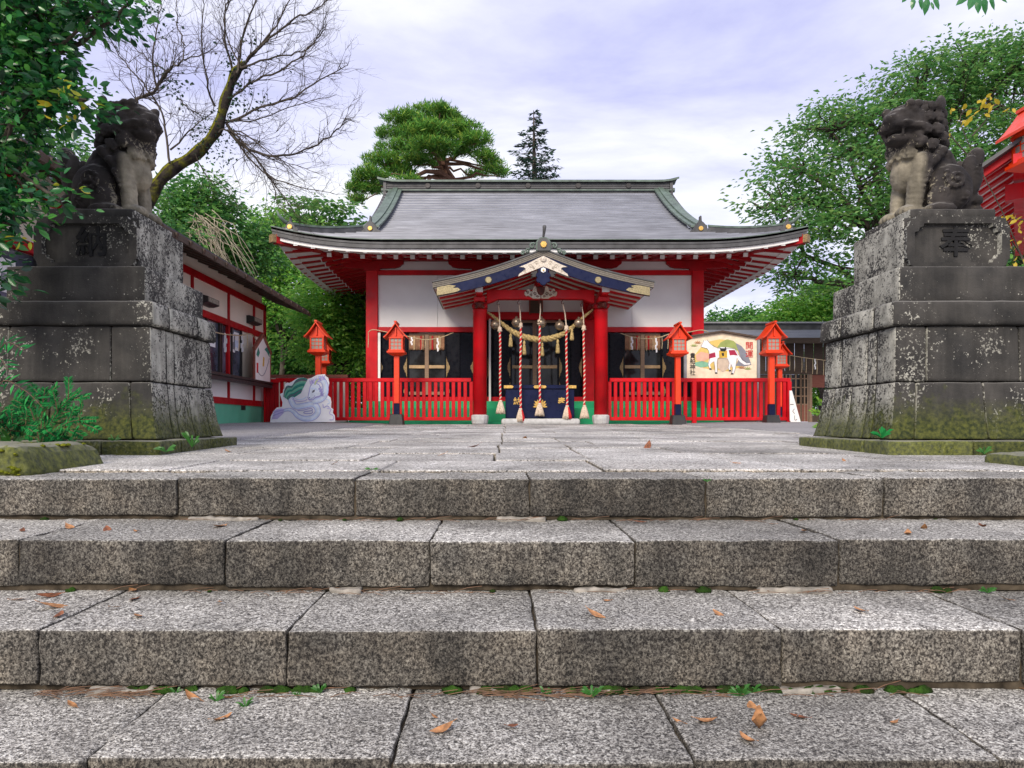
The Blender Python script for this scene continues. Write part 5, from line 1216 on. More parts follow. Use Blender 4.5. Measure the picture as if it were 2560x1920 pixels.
MB().box(xo + .02, xo2, yt + .02, yt + .1, .2, .52).build('threshold', M['dark_timber'], rh)
for a, b in ((1680, 1745), (1755, 1845), (1850, 1910)):
    x0, x1 = P(1500 + a * .27125, 1, yt).x, P(1500 + b * .27125, 1, yt).x
    dr = MB().box(x0, x1, yt - .02, yt - .005, .3, 1.92).build('lattice_door', M['dark_glass'], rh)
    for x in np.linspace(x0, x1, 3): MB().box(x - .022, x + .022, yt - .05, yt - .022, .3, 1.92).build('door_bar', M['frame_timber'], dr)
    for z in (.9, 1.18, 1.48, 1.78): MB().box(x0, x1, yt - .045, yt - .021, z - .018, z + .018).build('door_bar', M['frame_timber'], dr)
    MB().box(x0, x1, yt - .04, yt - .021, .3, .88).build('door_panel', M['reddish_timber'], dr)
streamer_rope('thin rope with straw ends along the front of the timber hall', [Q8(1700, 465, 23), Q8(1850, 490, 23), Q8(2000, 510, 23), Q8(2150, 525, 23), Q8(2300, 520, 23)], [(.02, 's', .5), (.1, 's', .5), (.18, 's', .5), (.27, 's', .5), (.36, 's', .5), (.44, 's', .5), (.47, 'p', .35), (.53, 's', .5), (.62, 's', .5), (.7, 's', .5)])
# leaning white board
wb = thing('leaning_board', 'white signboard with black writing leaning beyond the end of the right railing', 'sign', Q8(1800, 1120, 15.2))
q = [(1752, 1075), (1790, 1128), (1862, 1130), (1770, 798), (1748, 798)]
pts = [Q8(a, b, 15.2) for a, b in q]
MB().prism([(p.x, p.z) for p in pts], lambda a, b, d: (a, 15.2 + d, b), 0, .03).build('board', M['white_paint'], wb)
for i, ch in enumerate('しまちす'[:3]):
    c = Q8(1768 + i * 17, 930 + i * 62, 15.2); text_part('brush_mark', 'ーくし'[i], M['ink'], wb, .13, lambda x, y, z: (c.x + x * .7, 15.196 - z, c.z + y), .004)
# ------------------------------------------------------------------ red building at the right edge: eaves seen from below
rb = thing('red_pavilion', 'red pavilion with white soffit and red rafters at the right edge', 'building', (8.2, 10.5, .1))
c0 = P(2436, 462, 8.6); dy = Vector((.60, .80, 0)); dx = Vector((.80, -.60, 0)); SL = .62
def rbp(u, v, z=0): return c0 + dx * u + dy * v + Vector((0, 0, u * SL + z))     # u up the slope, v along the eave
MB().slab([[rbp(u, v, .16) for u in (-.1, 1, 2.4)] for v in (-.12, 2, 5.5)], .05).build('pavilion_roof', M['roof_dark'], rb)
MB().slab([[rbp(u, v, .08) for u in (0, 1, 2.4)] for v in (0, 2, 5.4)], .02).build('soffit', M['white_paint'], rb)
for k in range(15):
    v = .30 + k * .34; MB().beam(rbp(.02, v, .052), rbp(2.4, v, .052), .13, .05).build('rafter', M['vermilion'], rb)
MB().beam(rbp(-.02, .04, .09), rbp(2.4, .04, .09), .09, .12).build('bargeboard', M['red_shade'], rb)
MB().beam(rbp(.45, -.12, -.10), rbp(.45, 5.4, -.10), .13, .15).build('eave_purlin', M['vermilion'], rb)
MB().beam(rbp(.30, .55, -.22) - Vector((0, 0, .18 * 0)), Vector(rbp(.30, .55, -.22)) + dx * 2.2, .15, .2).build('cross_beam', M['vermilion'], rb)
for v in (1.4, 4.6):
    p = rbp(1.5, v, 0); MB().box(p.x - .1, p.x + .1, p.y - .1, p.y + .1, .0, p.z - .18).build('pillar', M['vermilion'], rb)
    p2 = p + dx * 2.4; MB().box(p2.x - .1, p2.x + .1, p2.y - .1, p2.y + .1, .0, p.z + .4).build('pillar', M['vermilion'], rb)
# ------------------------------------------------------------------ vegetation
rng = np.random.default_rng(11)
def raw_mesh(name, co, faces):
    me = bpy.data.meshes.new(name); nf, k = faces.shape
    me.vertices.add(len(co)); me.vertices.foreach_set('co', co.astype(np.float32).ravel())
    me.loops.add(nf * k); me.loops.foreach_set('vertex_index', faces.astype(np.int32).ravel())
    me.polygons.add(nf); me.polygons.foreach_set('loop_start', np.arange(0, nf * k, k, dtype=np.int32))
    me.update(calc_edges=True); return me
def unit(v): return v / np.maximum(1e-6, np.linalg.norm(v, axis=-1, keepdims=True))
def leaf_mesh(name, C, D, Nn, size, aspect=.45, fold=.12, fine=False):
    # C centres, D leaf directions, Nn leaf normals, size lengths
    n = len(C); D = unit(D); S_ = unit(np.cross(D, Nn)); U = np.cross(S_, D); s = size[:, None]
    b = C; t = C + D * s - U * s * fold * .8; l_ = C + D * s * .45 + S_ * s * aspect * .5 + U * s * fold; r_ = C + D * s * .45 - S_ * s * aspect * .5 + U * s * fold
    if fine:
        q = [b]
        for f, w in ((.28, .42), (.62, .40)): q += [C + D * s * f + S_ * s * aspect * w * sg + U * s * fold for sg in (-1, 1)]
        q.append(t); q.append(C + D * s * .45)
        co = np.stack(q, 1).reshape(-1, 3); i = np.arange(n)[:, None] * 7
        f = np.concatenate([i + a for a in ([0, 1, 6], [1, 3, 6], [3, 5, 6], [0, 6, 2], [2, 6, 4], [4, 6, 5])], 1).reshape(-1, 3)
        return raw_mesh(name, co, f)
    co = np.stack([b, r_, t, l_], 1).reshape(-1, 3); i = np.arange(n)[:, None] * 4
    f = np.concatenate([i + [0, 1, 2], i + [0, 2, 3]], 1).reshape(-1, 3)
    return raw_mesh(name, co, f)
def foliage(name, me, mat, parent, label):
    me.transform(Matrix.Translation(-ORG[parent.name])); me.name = name
    o = link(name, me, mat, parent); return tag(o, label, kind='stuff')
def sprays(centres, per, spread, size, up=.5, out=None, droop=.2, flat=.5, jit=.5):
    # leaves in flattened sprays round each centre
    c = np.repeat(np.asarray(centres), per, 0); n = len(c)
    o = rng.normal(size=(n, 3)) * np.array([spread, spread, spread * flat]); C = c + o
    D = unit(o + rng.normal(size=(n, 3)) * spread * .6); D[:, 2] = D[:, 2] * .6 - droop
    Nn = rng.normal(size=(n, 3)) * (1 - up); Nn[:, 2] += up
    return C, D, unit(Nn), size * rng.uniform(1 - jit, 1 + jit, n)
def in_blobs(bl, n, shell=.35):
    w = np.array([np.prod(b[1]) ** .75 if hasattr(b[1], '__len__') else b[1] ** 2.25 for b in bl]); w /= w.sum(); out = []
    for i in rng.choice(len(bl), n, p=w):
        c, r = bl[i]; v = unit(rng.normal(size=3)); q = (shell + (1 - shell) * rng.random()) ** .6
        out.append(np.array(c) + v * np.array(r if hasattr(r, '__len__') else (r, r, r)) * q)
    return np.array(out)
def limb(a, b, n=5, sag=.0, wob=.08):
    a = Vector(a); b = Vector(b); L_ = (b - a).length
    return [a.lerp(b, i / n) + Vector((rng.normal() * wob, rng.normal() * wob, rng.normal() * wob)) * L_ * .5 * math.sin(math.pi * i / n) + Vector((0, 0, -sag * L_ * math.sin(math.pi * i / n))) for i in range(n + 1)]
def tree(label, base, bl, ncl, per, spread, size, mat, bark='bark', fine=False, r0=.16, crown_label='leafy crown', group=None, name='broadleaf_tree', twig=.35, up=.5, droop=.2, flat=.5, top=None, aspect=.45, parts=False):
    t = thing(name, label, 'tree', base, 0, group)
    cen = in_blobs(bl, ncl); bc = [Vector(b[0]) for b in bl]
    mid = sum(bc, Vector()) / len(bc); base = Vector(base); fork = base.lerp(mid, .55) if top is None else Vector(top)
    tr = limb(base, fork, 6, 0, .06)
    MB().tube(tr, [r0 * (1 - .45 * i / 6) for i in range(7)], 9).build('trunk', M[bark], t, smooth=True)
    lm = MB(); tips = []
    for b in bc:
        s = tr[rng.integers(3, 7)]; p = limb(s, b, 6, -.08, .10); lm.tube(p, [r0 * .42 * (1 - .7 * i / 6) for i in range(7)], 6); tips += p[2:]
    T = np.array([tuple(p) for p in tips])
    for i in rng.choice(len(cen), min(len(cen), int(ncl * twig)), False):
        c = cen[i]; k = np.argmin(((T - c) ** 2).sum(1)); lm.tube(limb(T[k], c, 3, -.05, .12), [r0 * .13, r0 * .1, r0 * .07, r0 * .03], 4, False)
    tag(lm.build('limbs', M[bark], t, smooth=True), 'limbs and twigs of the crown', kind='stuff')
    foliage('crown', leaf_mesh('crown', *sprays(cen, per, spread, size, up, None, droop, flat), aspect, .12 if not fine else .07, fine), M[mat], t, crown_label)
    return t
B = lambda px, py, y, r: (P(px, py, y), r if not hasattr(r, '__len__') else r)
# the large tree on the right
bl = [B(1950, 560, 19.5, 1.1), B(2010, 430, 20, 1.3), B(2080, 330, 20.5, 1.3), B(2180, 300, 21, 1.6), B(2300, 230, 21, 1.6), B(2420, 200, 21, 1.7), B(2540, 190, 21, 1.9), B(2150, 470, 20, 1.5), B(2270, 430, 20.5, 1.7), B(2050, 600, 20, 1.2), B(2420, 400, 21, 2.0), B(2560, 420, 21, 2.0), B(2090, 700, 20.5, 1.1), B(2480, 600, 21, 1.8), B(1990, 690, 20, .9), B(2250, 620, 21, 1.3), B(1900, 520, 19.5, .6)]
bl = [(c, (r, r, r * .72)) for c, r in bl]
tree('large spreading zelkova tree rising behind the right guardian lion', (P(2230, 1050, 21).x, 21, .2), bl, 860, 48, .30, .145, 'leaf_zelkova', r0=.28, top=P(2200, 560, 21), twig=.8, up=.55, droop=.12, flat=.32)
# trees behind the office and left of the hall
G = 'trees behind the shrine office and hall'
def T_(label, bl, bx, y, ncl, per, spread, size, mat, **kw):
    return tree(label, (P(bx, 1050, y).x, y, .2), bl, ncl, per, spread, size, M_(mat), group=G, **kw)
M_ = lambda s: s
T_('dark evergreen behind the office roof with hanging bare vines', [B(470, 540, 17, .9), B(540, 600, 17.5, 1.0), B(600, 650, 17.5, .8), B(430, 600, 17, .9), B(500, 500, 17.3, .7), B(640, 620, 18, .6)], 500, 17.5, 330, 46, .22, .13, 'leaf_mid', r0=.16)
T_('airy yellow green tree between the office and the hall eaves', [B(690, 640, 24, 1.2), B(640, 720, 24, 1.2), B(740, 720, 24, 1.3), B(700, 790, 24, 1.1), B(780, 640, 25, 1.2), B(690, 570, 24, .8)], 705, 24, 300, 40, .28, .15, 'leaf_bright', r0=.13)
T_('bright green tree beside the left wall of the hall', [B(830, 760, 21, 1.2), B(870, 830, 21, 1.0), B(800, 850, 21, .9), B(900, 770, 21.5, .9), B(860, 900, 21, .8), B(900, 680, 22, .8)], 850, 21, 320, 46, .26, .14, 'leaf_bright', r0=.12)
T_('dark leafy tree filling the gap behind the orange lanterns', [B(700, 850, 26, 1.5), B(760, 880, 26, 1.4), B(820, 850, 27, 1.2), B(660, 860, 26, 1.2), B(880, 880, 27, 1.5), B(730, 950, 26, 1.3), B(840, 950, 26.5, 1.3), B(930, 820, 28, 1.5)], 770, 26.5, 420, 50, .34, .19, 'leaf_mid', r0=.2)
T_('far dark green tree showing above the office roof ridge', [B(380, 640, 30, 2.0), B(500, 700, 30, 1.8), B(600, 830, 32, 1.6), B(700, 960, 33, 1.8), B(860, 960, 33, 1.8), B(940, 900, 34, 1.8)], 500, 31, 300, 46, .5, .26, 'leaf_dark', r0=.25)
T_('tree top with drooping leaf clusters above the left corner of the hall roof', [B(800, 535, 29, .8), B(850, 560, 29, .8), B(735, 540, 28, .8), B(900, 600, 29, .9), B(720, 600, 28, 1.2)], 800, 29, 90, 40, .28, .24, 'leaf_zelkova', r0=.13, flat=.3)
T_('leafy tree behind the left lion and its pedestal', [B(330, 560, 14, .8), B(410, 620, 14.5, .7), B(250, 620, 13.5, .9), B(140, 560, 13, 1.2), B(40, 640, 12.5, 1.2), B(80, 420, 13, 1.1), B(180, 420, 13, .7)], 200, 13.5, 330, 46, .2, .11, 'leaf_mid', r0=.13)
vn = thing('hanging_vines', 'pale bare vines hanging over the dark evergreen behind the office', 'vine', P(560, 620, 16.2), 0)
m = MB()
for k in range(46):
    a = P(505 + rng.normal() * 26, 555 + rng.normal() * 16, 16.2 + rng.normal() * .15); b = P(565 + rng.normal() * 42, 690 + rng.normal() * 25, 16.1 + rng.normal() * .2)
    p = limb(a, b, 6, -.16, .05); m.tube(p, [.011 - .0012 * i for i in range(7)], 4)
tag(m.build('vine_stems', M['pale_twig'], vn, smooth=True), 'tangle of pale vine stems', kind='stuff')
# low bright trees behind the timber hall
G2 = 'trees beyond the timber hall'
tree('bright green maple above the grey roof of the timber hall', (P(2060, 1050, 30).x, 30, .2), [B(2010, 770, 30, (1.3, 1.2, .6)), B(2080, 740, 30, (1.2, 1.2, .7)), B(2050, 800, 30, (1.6, 1.2, .6)), B(1960, 805, 30, (1.0, 1, .4))], 260, 50, .32, .16, 'leaf_bright', r0=.14, group=G2, flat=.3, droop=.15)
tree('pale far tree tops just above the timber hall ridge beside the hall wall', (P(1830, 1050, 38).x, 38, .2), [B(1800, 806, 38, (1.0, 1, .5)), B(1860, 798, 38, (.9, 1, .55)), B(1910, 808, 38, (.8, 1, .4)), B(1790, 830, 38, (1, 1, .4))], 110, 40, .32, .22, 'leaf_mid', r0=.13, group=G2)
tree('green tree seen through the opening of the timber hall', (P(2070, 1050, 34).x, 34, .2), [B(2060, 950, 34, 1.3), B(2030, 1000, 34, 1.0), B(2100, 900, 34, 1.4), B(2150, 980, 34, 1.4)], 160, 44, .4, .22, 'leaf_bright', r0=.2, group=G2)
tree('dark green tree behind the red pavilion on the right', (P(2640, 1050, 15).x, 15, .2), [B(2560, 660, 15, .8), B(2620, 560, 15, 1.0), B(2540, 720, 15.5, .8), B(2680, 700, 15, 1.2)], 160, 44, .25, .13, 'leaf_mid', r0=.14, group=G2)
tree('tall dark cedar mass far behind the left trees', (P(600, 1050, 45).x, 45, .2), [B(430, 780, 45, 3), B(560, 900, 45, 2.6), B(700, 950, 45, 2.6), B(820, 960, 46, 2.6), B(930, 950, 46, 2.5)], 260, 40, .8, .4, 'leaf_dark', r0=.35, group=G2)
# red pine behind the roof
pt = thing('pine_tree', 'rounded red pine rising behind the left half of the roof ridge', 'tree', (P(1130, 1050, 33).x, 33, .2))
yp = 33.0
pads = [(1075, 285, 62, 14), (1010, 300, 50, 15), (1120, 300, 50, 16), (990, 335, 55, 16), (1070, 330, 70, 18), (1150, 330, 60, 16), (1190, 350, 40, 16), (1000, 372, 60, 17), (1080, 372, 70, 16), (1160, 375, 55, 14), (1215, 390, 32, 14), (960, 405, 55, 18), (1040, 405, 50, 14), (930, 440, 46, 17), (1000, 432, 40, 13), (1090, 412, 34, 9), (1240, 428, 32, 10), (905, 472, 38, 18), (960, 470, 45, 15), (890, 502, 24, 12), (1190, 436, 28, 9), (1225, 410, 36, 10), (1020, 452, 30, 9), (1260, 436, 18, 7), (1100, 275, 30, 10), (1040, 320, 50, 14)]
tk = [P(1135, 1050, yp), P(1138, 600, yp), P(1130, 450, yp), P(1110, 420, yp), P(1096, 390, yp), P(1085, 350, yp), P(1078, 300, yp)]
MB().tube(tk, [.26, .25, .22, .18, .15, .1, .05], 9).build('trunk', M['pine_bark'], pt, smooth=True)
lm = MB(); cen = []
for (px, py, rx, ry) in pads:
    c = P(px, py, yp - .9 + rng.normal() * 1.0); s = tk[2 + int(rng.integers(0, 4))] if py < 440 else tk[2]
    lm.tube(limb(s, c - Vector((0, 0, .15)), 6, -.06, .10), [.085, .07, .06, .05, .04, .03, .02], 5)
    k = int(rx * ry * .15); q = rng.normal(size=(k, 3)); q = unit(q) * rng.random((k, 1)) ** .4
    q[:, 2] = np.abs(q[:, 2]) * 1.0 - .3
    sx_ = rx / F * yp; sz_ = ry / F * yp
    cen.append(np.array(c) + q * np.array([sx_, sx_ * .9, sz_ * 1.15]))
lm.tube([P(1128, 450, yp - .3), P(1100, 430, yp - .8), P(1065, 428, yp - 1), P(1030, 445, yp - 1.2)], [.14, .12, .1, .08], 7)
lm.tube([P(1105, 410, yp - .3), P(1160, 410, yp - .5), P(1210, 425, yp - .5), P(1250, 440, yp - .5)], [.1, .07, .05, .03], 6)
tag(lm.build('limbs', M['pine_bark'], pt, smooth=True), 'crooked reddish limbs', kind='stuff')
cen = np.concatenate(cen)
n = 15; C = np.repeat(cen, n, 0); D = rng.normal(size=(len(C), 3)); D[:, 2] = np.abs(D[:, 2]) * .9 + .25; D = unit(D)
C = C + rng.normal(size=C.shape) * .07
foliage('crown', leaf_mesh('crown', C, D, unit(rng.normal(size=C.shape)), rng.uniform(.14, .34, len(C)), .15, .02), M['leaf_pine'], pt, 'layered pads of green needles')
# dark spruce
sp_ = thing('spruce_tree', 'small dark spruce standing right of the red pine behind the roof', 'tree', (P(1337, 1050, 42).x, 42, .2))
ys_ = 42.0
MB().tube([P(1337, 1050, ys_), P(1336, 450, ys_), P(1334, 276, ys_)], [.3, .16, .02], 8).build('trunk', M['bark'], sp_, smooth=True)
lm = MB(); C = []; D = []
for i in range(26):
    f = i / 25; py = 285 + f * 225; w = (8 + 78 * f ** .8)
    for k in range(int(3 + 4 * f)):
        an = rng.uniform(0, math.tau); l_ = w / F * ys_ * rng.uniform(.65, 1.1); z0 = P(1335, py + rng.uniform(-6, 6), ys_)
        tip = z0 + Vector((math.cos(an) * l_, math.sin(an) * l_, l_ * rng.uniform(.05, .35) - .1))
        p = limb(z0, tip, 4, .10, .05); lm.tube(p, [.03, .025, .02, .015, .008], 4, False)
        for j in range(int(8 + 15 * f)):
            q = rng.random() * .85 + .15; s = p[0].lerp(p[-1], q); C.append(tuple(s + Vector(rng.normal(size=3)) * .05)); D.append((math.cos(an + rng.normal() * .8), math.sin(an + rng.normal() * .8), rng.normal() * .25 - .15))
tag(lm.build('limbs', M['bark'], sp_), 'upswept thin branches', kind='stuff')
C = np.array(C); D = np.array(D)
foliage('crown', leaf_mesh('crown', C, D, unit(rng.normal(size=C.shape) + [0, 0, 1]), rng.uniform(.2, .42, len(C)), .28, .05), M['leaf_spruce'], sp_, 'dark needled sprays')
# bare tree with a mossy leaning trunk
yb_ = 7.8
bt = thing('bare_tree', 'bare tree with mossy leaning trunk and fine twigs behind the left lion', 'tree', (P(330, 1000, yb_).x, yb_, .1))
BP_ = lambda px, py, dy=0: P(px, py, yb_ + dy)
tp = [BP_(318, 1000), BP_(335, 640), BP_(372, 500), BP_(419, 431), BP_(488, 386), BP_(541, 325), BP_(563, 252), BP_(588, 183), BP_(612, 160)]
def crv(pts, n=5):
    out = []
    for k in range(len(pts) - 1):
        p0, p1, p2, p3 = pts[max(k - 1, 0)], pts[k], pts[k + 1], pts[min(k + 2, len(pts) - 1)]
        for i in range(n): f = i / n; out.append(.5 * ((2 * p1) + (p2 - p0) * f + (2 * p0 - 5 * p1 + 4 * p2 - p3) * f * f + (3 * p1 - p0 - 3 * p2 + p3) * f ** 3))
    return out + [pts[-1]]
sm = crv(tp); MB().tube(sm, [.084 - .040 * i / (len(sm) - 1) + .008 * math.sin(i * 1.3) for i in range(len(sm))], 11).build('trunk', M['mossy_bark'], bt, smooth=True)
br = [[(372, 505), (382, 560), (345, 640), (330, 700)]]
main = [([(561, 309), (651, 268), (732, 244), (814, 191), (870, 163)], .022), ([(565, 313), (610, 366), (692, 390), (765, 374), (834, 334), (862, 297)], .026), ([(570, 317), (635, 390), (692, 468), (728, 520)], .018),
        ([(600, 172), (650, 120), (720, 60), (790, 20), (835, -5)], .024), ([(592, 185), (605, 100), (640, 0), (655, -60)], .022), ([(588, 185), (562, 100), (567, 0), (560, -70)], .02), ([(535, 265), (513, 180), (503, 80), (510, -20)], .018),
        ([(340, 262), (350, 243), (390, 224), (419, 179), (456, 150), (461, 110)], .030), ([(430, 375), (482, 320), (540, 272)], .016), ([(563, 255), (640, 200), (730, 160), (790, 100), (818, 58)], .02), ([(566, 325), (660, 430), (745, 468), (835, 482)], .016),
        ([(600, 170), (690, 140), (770, 120), (815, 40)], .018), ([(425, 410), (410, 300), (370, 225), (300, 140), (262, 70)], .02), ([(390, 224), (383, 140), (400, 40), (405, -40)], .017), ([(461, 112), (440, 40), (445, -30)], .012), ([(419, 179), (360, 140), (310, 90)], .013), ([(612, 160), (690, 60), (740, -30)], .02), ([(600, 172), (560, 60), (600, -40)], .014),
        ([(548, 300), (640, 300), (735, 262), (840, 240)], .014), ([(545, 330), (600, 330), (700, 400), (790, 430)], .015), ([(488, 386), (520, 440), (560, 470), (600, 520)], .010), ([(440, 240), (470, 270), (500, 290), (520, 330)], .012), ([(456, 150), (520, 130), (560, 90)], .012), ([(640, 395), (680, 450), (700, 520), (760, 560)], .012)]
tw = MB()
def grow(p, d, l_, r, lvl):
    n = 4; pts = [p]; d = d.normalized()
    for i in range(n):
        d = (d + Vector((rng.normal() * .20, rng.normal() * .20, rng.normal() * .18 + .05))).normalized(); pts.append(pts[-1] + d * l_ / n)
    tw.tube(pts, [r * (1 - .7 * i / n) for i in range(n + 1)], 4 if lvl < 2 else 3, False)
    if lvl < 2 and l_ > .06:
        for k in range(int(rng.integers(2, 5))):
            i = int(rng.integers(1, n + 1)); a = Vector(rng.normal(size=3)).cross(d).normalized()
            grow(pts[i], d * .9 + a * rng.uniform(.5, 1.0), l_ * rng.uniform(.4, .7), r * .55, lvl + 1)
for pts, r in main:
    q = crv([BP_(a, b, (i - 1) * rng.normal() * .10) for i, (a, b) in enumerate(pts)], 5); n = len(q)
    q = [p + Vector(rng.normal(size=3)) * .008 for p in q]
    r *= .72; tw.tube(q, [r * (1 - .75 * i / (n - 1)) for i in range(n)], 5)
    for i in range(2, n):
        for k in range(1 if rng.random() < .5 else 2):
            d = (q[i] - q[i - 1]).normalized(); a = Vector(rng.normal(size=3)).cross(d).normalized()
            grow(q[i], d + a * rng.uniform(.4, 1.0), rng.uniform(.16, .50) * (1.25 - .6 * i / n), r * .34 * (1.1 - .6 * i / n), 0)
tag(tw.build('branches', M['bark'], bt), 'bare branches and fine twigs', kind='stuff')
cs = [BP_(590 + rng.normal() * 30, 195 + rng.normal() * 50) for _ in range(22)] + [BP_(530 + rng.normal() * 35, 360 + rng.normal() * 25) for _ in range(16)] + [BP_(435 + rng.normal() * 12, 190 + rng.normal() * 50) for _ in range(8)] + [BP_(360 + rng.normal() * 30, 30 + rng.normal() * 30) for _ in range(12)]
foliage('ivy_leaves', leaf_mesh('ivy_leaves', *sprays(np.array([tuple(c) for c in cs]), 15, .055, .034, .3, None, .2, 1), .7), M['leaf_dark'], bt, 'scattered dark ivy leaves along the trunk')
# camellia at the left edge, in front of the pedestal
cl = [B(-40, 60, 4.3, (.42, .3, .38)), B(50, 30, 4.2, (.26, .25, .20)), B(165, 8, 4.1, (.22, .2, .10)), B(255, 22, 4.1, (.17, .15, .06)), B(330, 0, 4.1, (.10, .12, .04)), B(40, 190, 4.2, (.24, .25, .22)), B(135, 245, 4.2, (.18, .2, .11)), B(215, 250, 4.15, (.12, .12, .05)), B(-10, 360, 4.2, (.26, .25, .26)), B(90, 335, 4.2, (.13, .2, .08)), B(0, 480, 4.15, (.20, .2, .16)), B(80, 490, 4.1, (.11, .14, .05)), B(-40, 580, 4.1, (.20, .2, .14)), B(40, 560, 4.1, (.10, .14, .05)), B(150, 505, 4.0, (.06, .06, .03)), B(-40, 690, 4.2, (.12, .15, .12)), B(60, 120, 4.2, (.22, .2, .18))]
ca = tree('glossy dark evergreen tree overhanging the left edge of the photo', (P(-180, 1060, 4.5).x, 4.4, .03), cl, 520, 15, .075, .062, 'leaf_camellia', r0=.06, top=P(-120, 300, 4.4), twig=.5, up=.35, droop=.15, flat=.7, aspect=.5, fine=True, crown_label='glossy dark green leaves')
C, D, Nn, sz = sprays(np.array([tuple(P(*q)) for q in ((150, 270, 4.0), (180, 250, 4.0), (150, 300, 4.0), (205, 250, 4.05), (175, 470, 3.95), (60, 600, 3.95), (150, 210, 4.0))]), 5, .04, .058, .3)
foliage('young_leaves', leaf_mesh('young_leaves', C, D, Nn, sz, .5, .07, True), M['leaf_camellia_yellow'], ca, 'a few yellow young leaves')
# overhanging leaves at the top right
ov = thing('overhanging_branch', 'drooping leaf tips of an overhead branch at the top right', 'branch', P(2400, -60, 3.6), 0)
MB().tube([P(2240, -60, 3.6), P(2360, -40, 3.6), P(2500, -45, 3.6), P(2760, -120, 3.7)], [.006, .009, .012, .018], 6).build('branch', M['bark'], ov, smooth=True)
MB().tube([P(2760, -120, 3.7), P(3000, 100, 4.2), P(3080, 600, 4.8), P(3100, 1040, 5.0)], [.02, .035, .05, .06], 7).build('stem', M['bark'], ov, smooth=True)
for k, (px, py, an, l_) in enumerate([(2285, -8, 100, 34), (2300, -10, 75, 34), (2320, -10, 95, 46), (2335, -12, 70, 40), (2328, 4, 80, 24), (2436, -15, 115, 52), (2445, -15, 92, 52), (2460, -12, 80, 48), (2475, -14, 65, 40), (2425, -16, 140, 44), (2490, -20, 50, 40), (2270, -12, 130, 30)]):
    a = P(px, py, 3.6 + .02 * (k % 4 - 1.5)); l_ = l_ / F * 3.6; d = Vector((math.cos(R(an)), .2 * math.sin(k), -math.sin(R(an)))).normalized(); s_ = d.cross(Vector((0, -1, .4))).normalized()
    vs = [a, a + d * l_ * .35 + s_ * l_ * .2, a + d * l_ * .7 + s_ * l_ * .15, a + d * l_, a + d * l_ * .7 - s_ * l_ * .15, a + d * l_ * .35 - s_ * l_ * .2, a + d * l_ * .5 + Vector((0, -.006, 0))]
    MB().add(vs, [(0, 1, 6), (1, 2, 6), (2, 3, 6), (3, 4, 6), (4, 5, 6), (5, 0, 6)]).build('leaf', M['leaf_camellia'], ov)
# yellow leaved creeper by the right pedestal
yl = thing('yellow_leaf_branch', 'thin branch with yellow green autumn leaves beside the right lion', 'branch', P(2480, 640, 6.4), 0)
st_ = MB()
tips = []
for pts in ([(2600, 760), (2520, 560), (2450, 420), (2400, 300), (2430, 270)], [(2450, 420), (2370, 330), (2352, 275)], [(2600, 700), (2540, 620), (2500, 550)], [(2430, 340), (2465, 300), (2490, 260), (2520, 275)], [(2620, 600), (2560, 550), (2450, 545)], [(2640, 720), (2570, 680), (2540, 660), (2530, 600)]):
    q = crv([P(a, b, 6.4 + .05 * i) for i, (a, b) in enumerate(pts)], 4); st_.tube(q, [.008 - .005 * i / len(q) for i in range(len(q))], 4)
st_.tube(crv([P(2600, 760, 6.4), P(2660, 900, 6.4), P(2680, 1058, 6.4)], 4), .012, 5)
tag(st_.build('stems', M['bark'], yl), 'thin dark stems', kind='stuff')
lv = [(2350, 272), (2375, 280), (2420, 260), (2430, 275), (2445, 262), (2460, 255), (2478, 268), (2440, 285), (2475, 250), (2405, 305), (2420, 300), (2380, 330), (2372, 340), (2470, 285), (2522, 275), (2490, 262), (2455, 540), (2480, 545), (2500, 550), (2520, 545), (2540, 555), (2555, 548), (2515, 595), (2530, 600), (2550, 610), (2545, 590), (2540, 665), (2560, 660), (2525, 675), (2555, 640), (2560, 600), (2505, 540), (2535, 540)]
C = np.array([tuple(P(a + rng.normal() * 5, b + rng.normal() * 5, 6.4 + rng.normal() * .05)) for a, b in lv for _ in range(2)]); D = rng.normal(size=C.shape); D[:, 2] -= .6
for i in range(len(C)):
    me = leaf_mesh('leaf', C[i:i + 1], D[i:i + 1], unit(rng.normal(size=(1, 3)) + [0, -.6, .6]), np.array([rng.uniform(.055, .085)]), .6, .05, True)
    me.transform(Matrix.Translation(-ORG[yl.name])); link('leaf', me, M['leaf_yellow'] if True else None, yl)
# cedar seedlings, bamboo-like leaves and weeds around the pedestals
def frond_plant(name, label, base, fr, mat, needle, step, cat='plant', group=None, flat=.3, width=.22):
    t = thing(name, label, cat, base, 0, group)
    for pts in fr:
        q = crv([Vector(p) for p in pts], 8); n = len(q); m = MB(); m.tube(q, [.0035 - .0022 * i / n for i in range(n)], 4)
        st = m.mesh('s', ORG[t.name]); C = []; D = []; S_ = []
        tot = sum((a - b).length for a, b in zip(q, q[1:]))
        k = int(tot / step)
        for j in range(k):
            f = (j + .5) / k * (n - 1); i = min(int(f), n - 2); p = q[i].lerp(q[i + 1], f - i); d = (q[i + 1] - q[i]).normalized(); w = math.sin(math.pi * min(1, .18 + .82 * (1 - j / k))) ** .6
            sd = d.cross(Vector((0, -.75, .65))).normalized()
            for s in (-1, 1):
                C.append(tuple(p)); D.append(tuple(sd * s + d * .75 + Vector(rng.normal(size=3)) * .15)); S_.append(needle * max(.25, w) * rng.uniform(.8, 1.15))
        C = np.array(C); D = np.array(D)
        me = leaf_mesh('frond', C, D, unit(np.array([0, -.75, .65]) + rng.normal(size=C.shape) * flat), np.array(S_), width, .04)
        me.transform(Matrix.Translation(-ORG[t.name])); o = tag(link('frond', me, M[mat], t), 'feathered green frond', kind='stuff')
        link('stem', st, M['twig'], o)
    return t
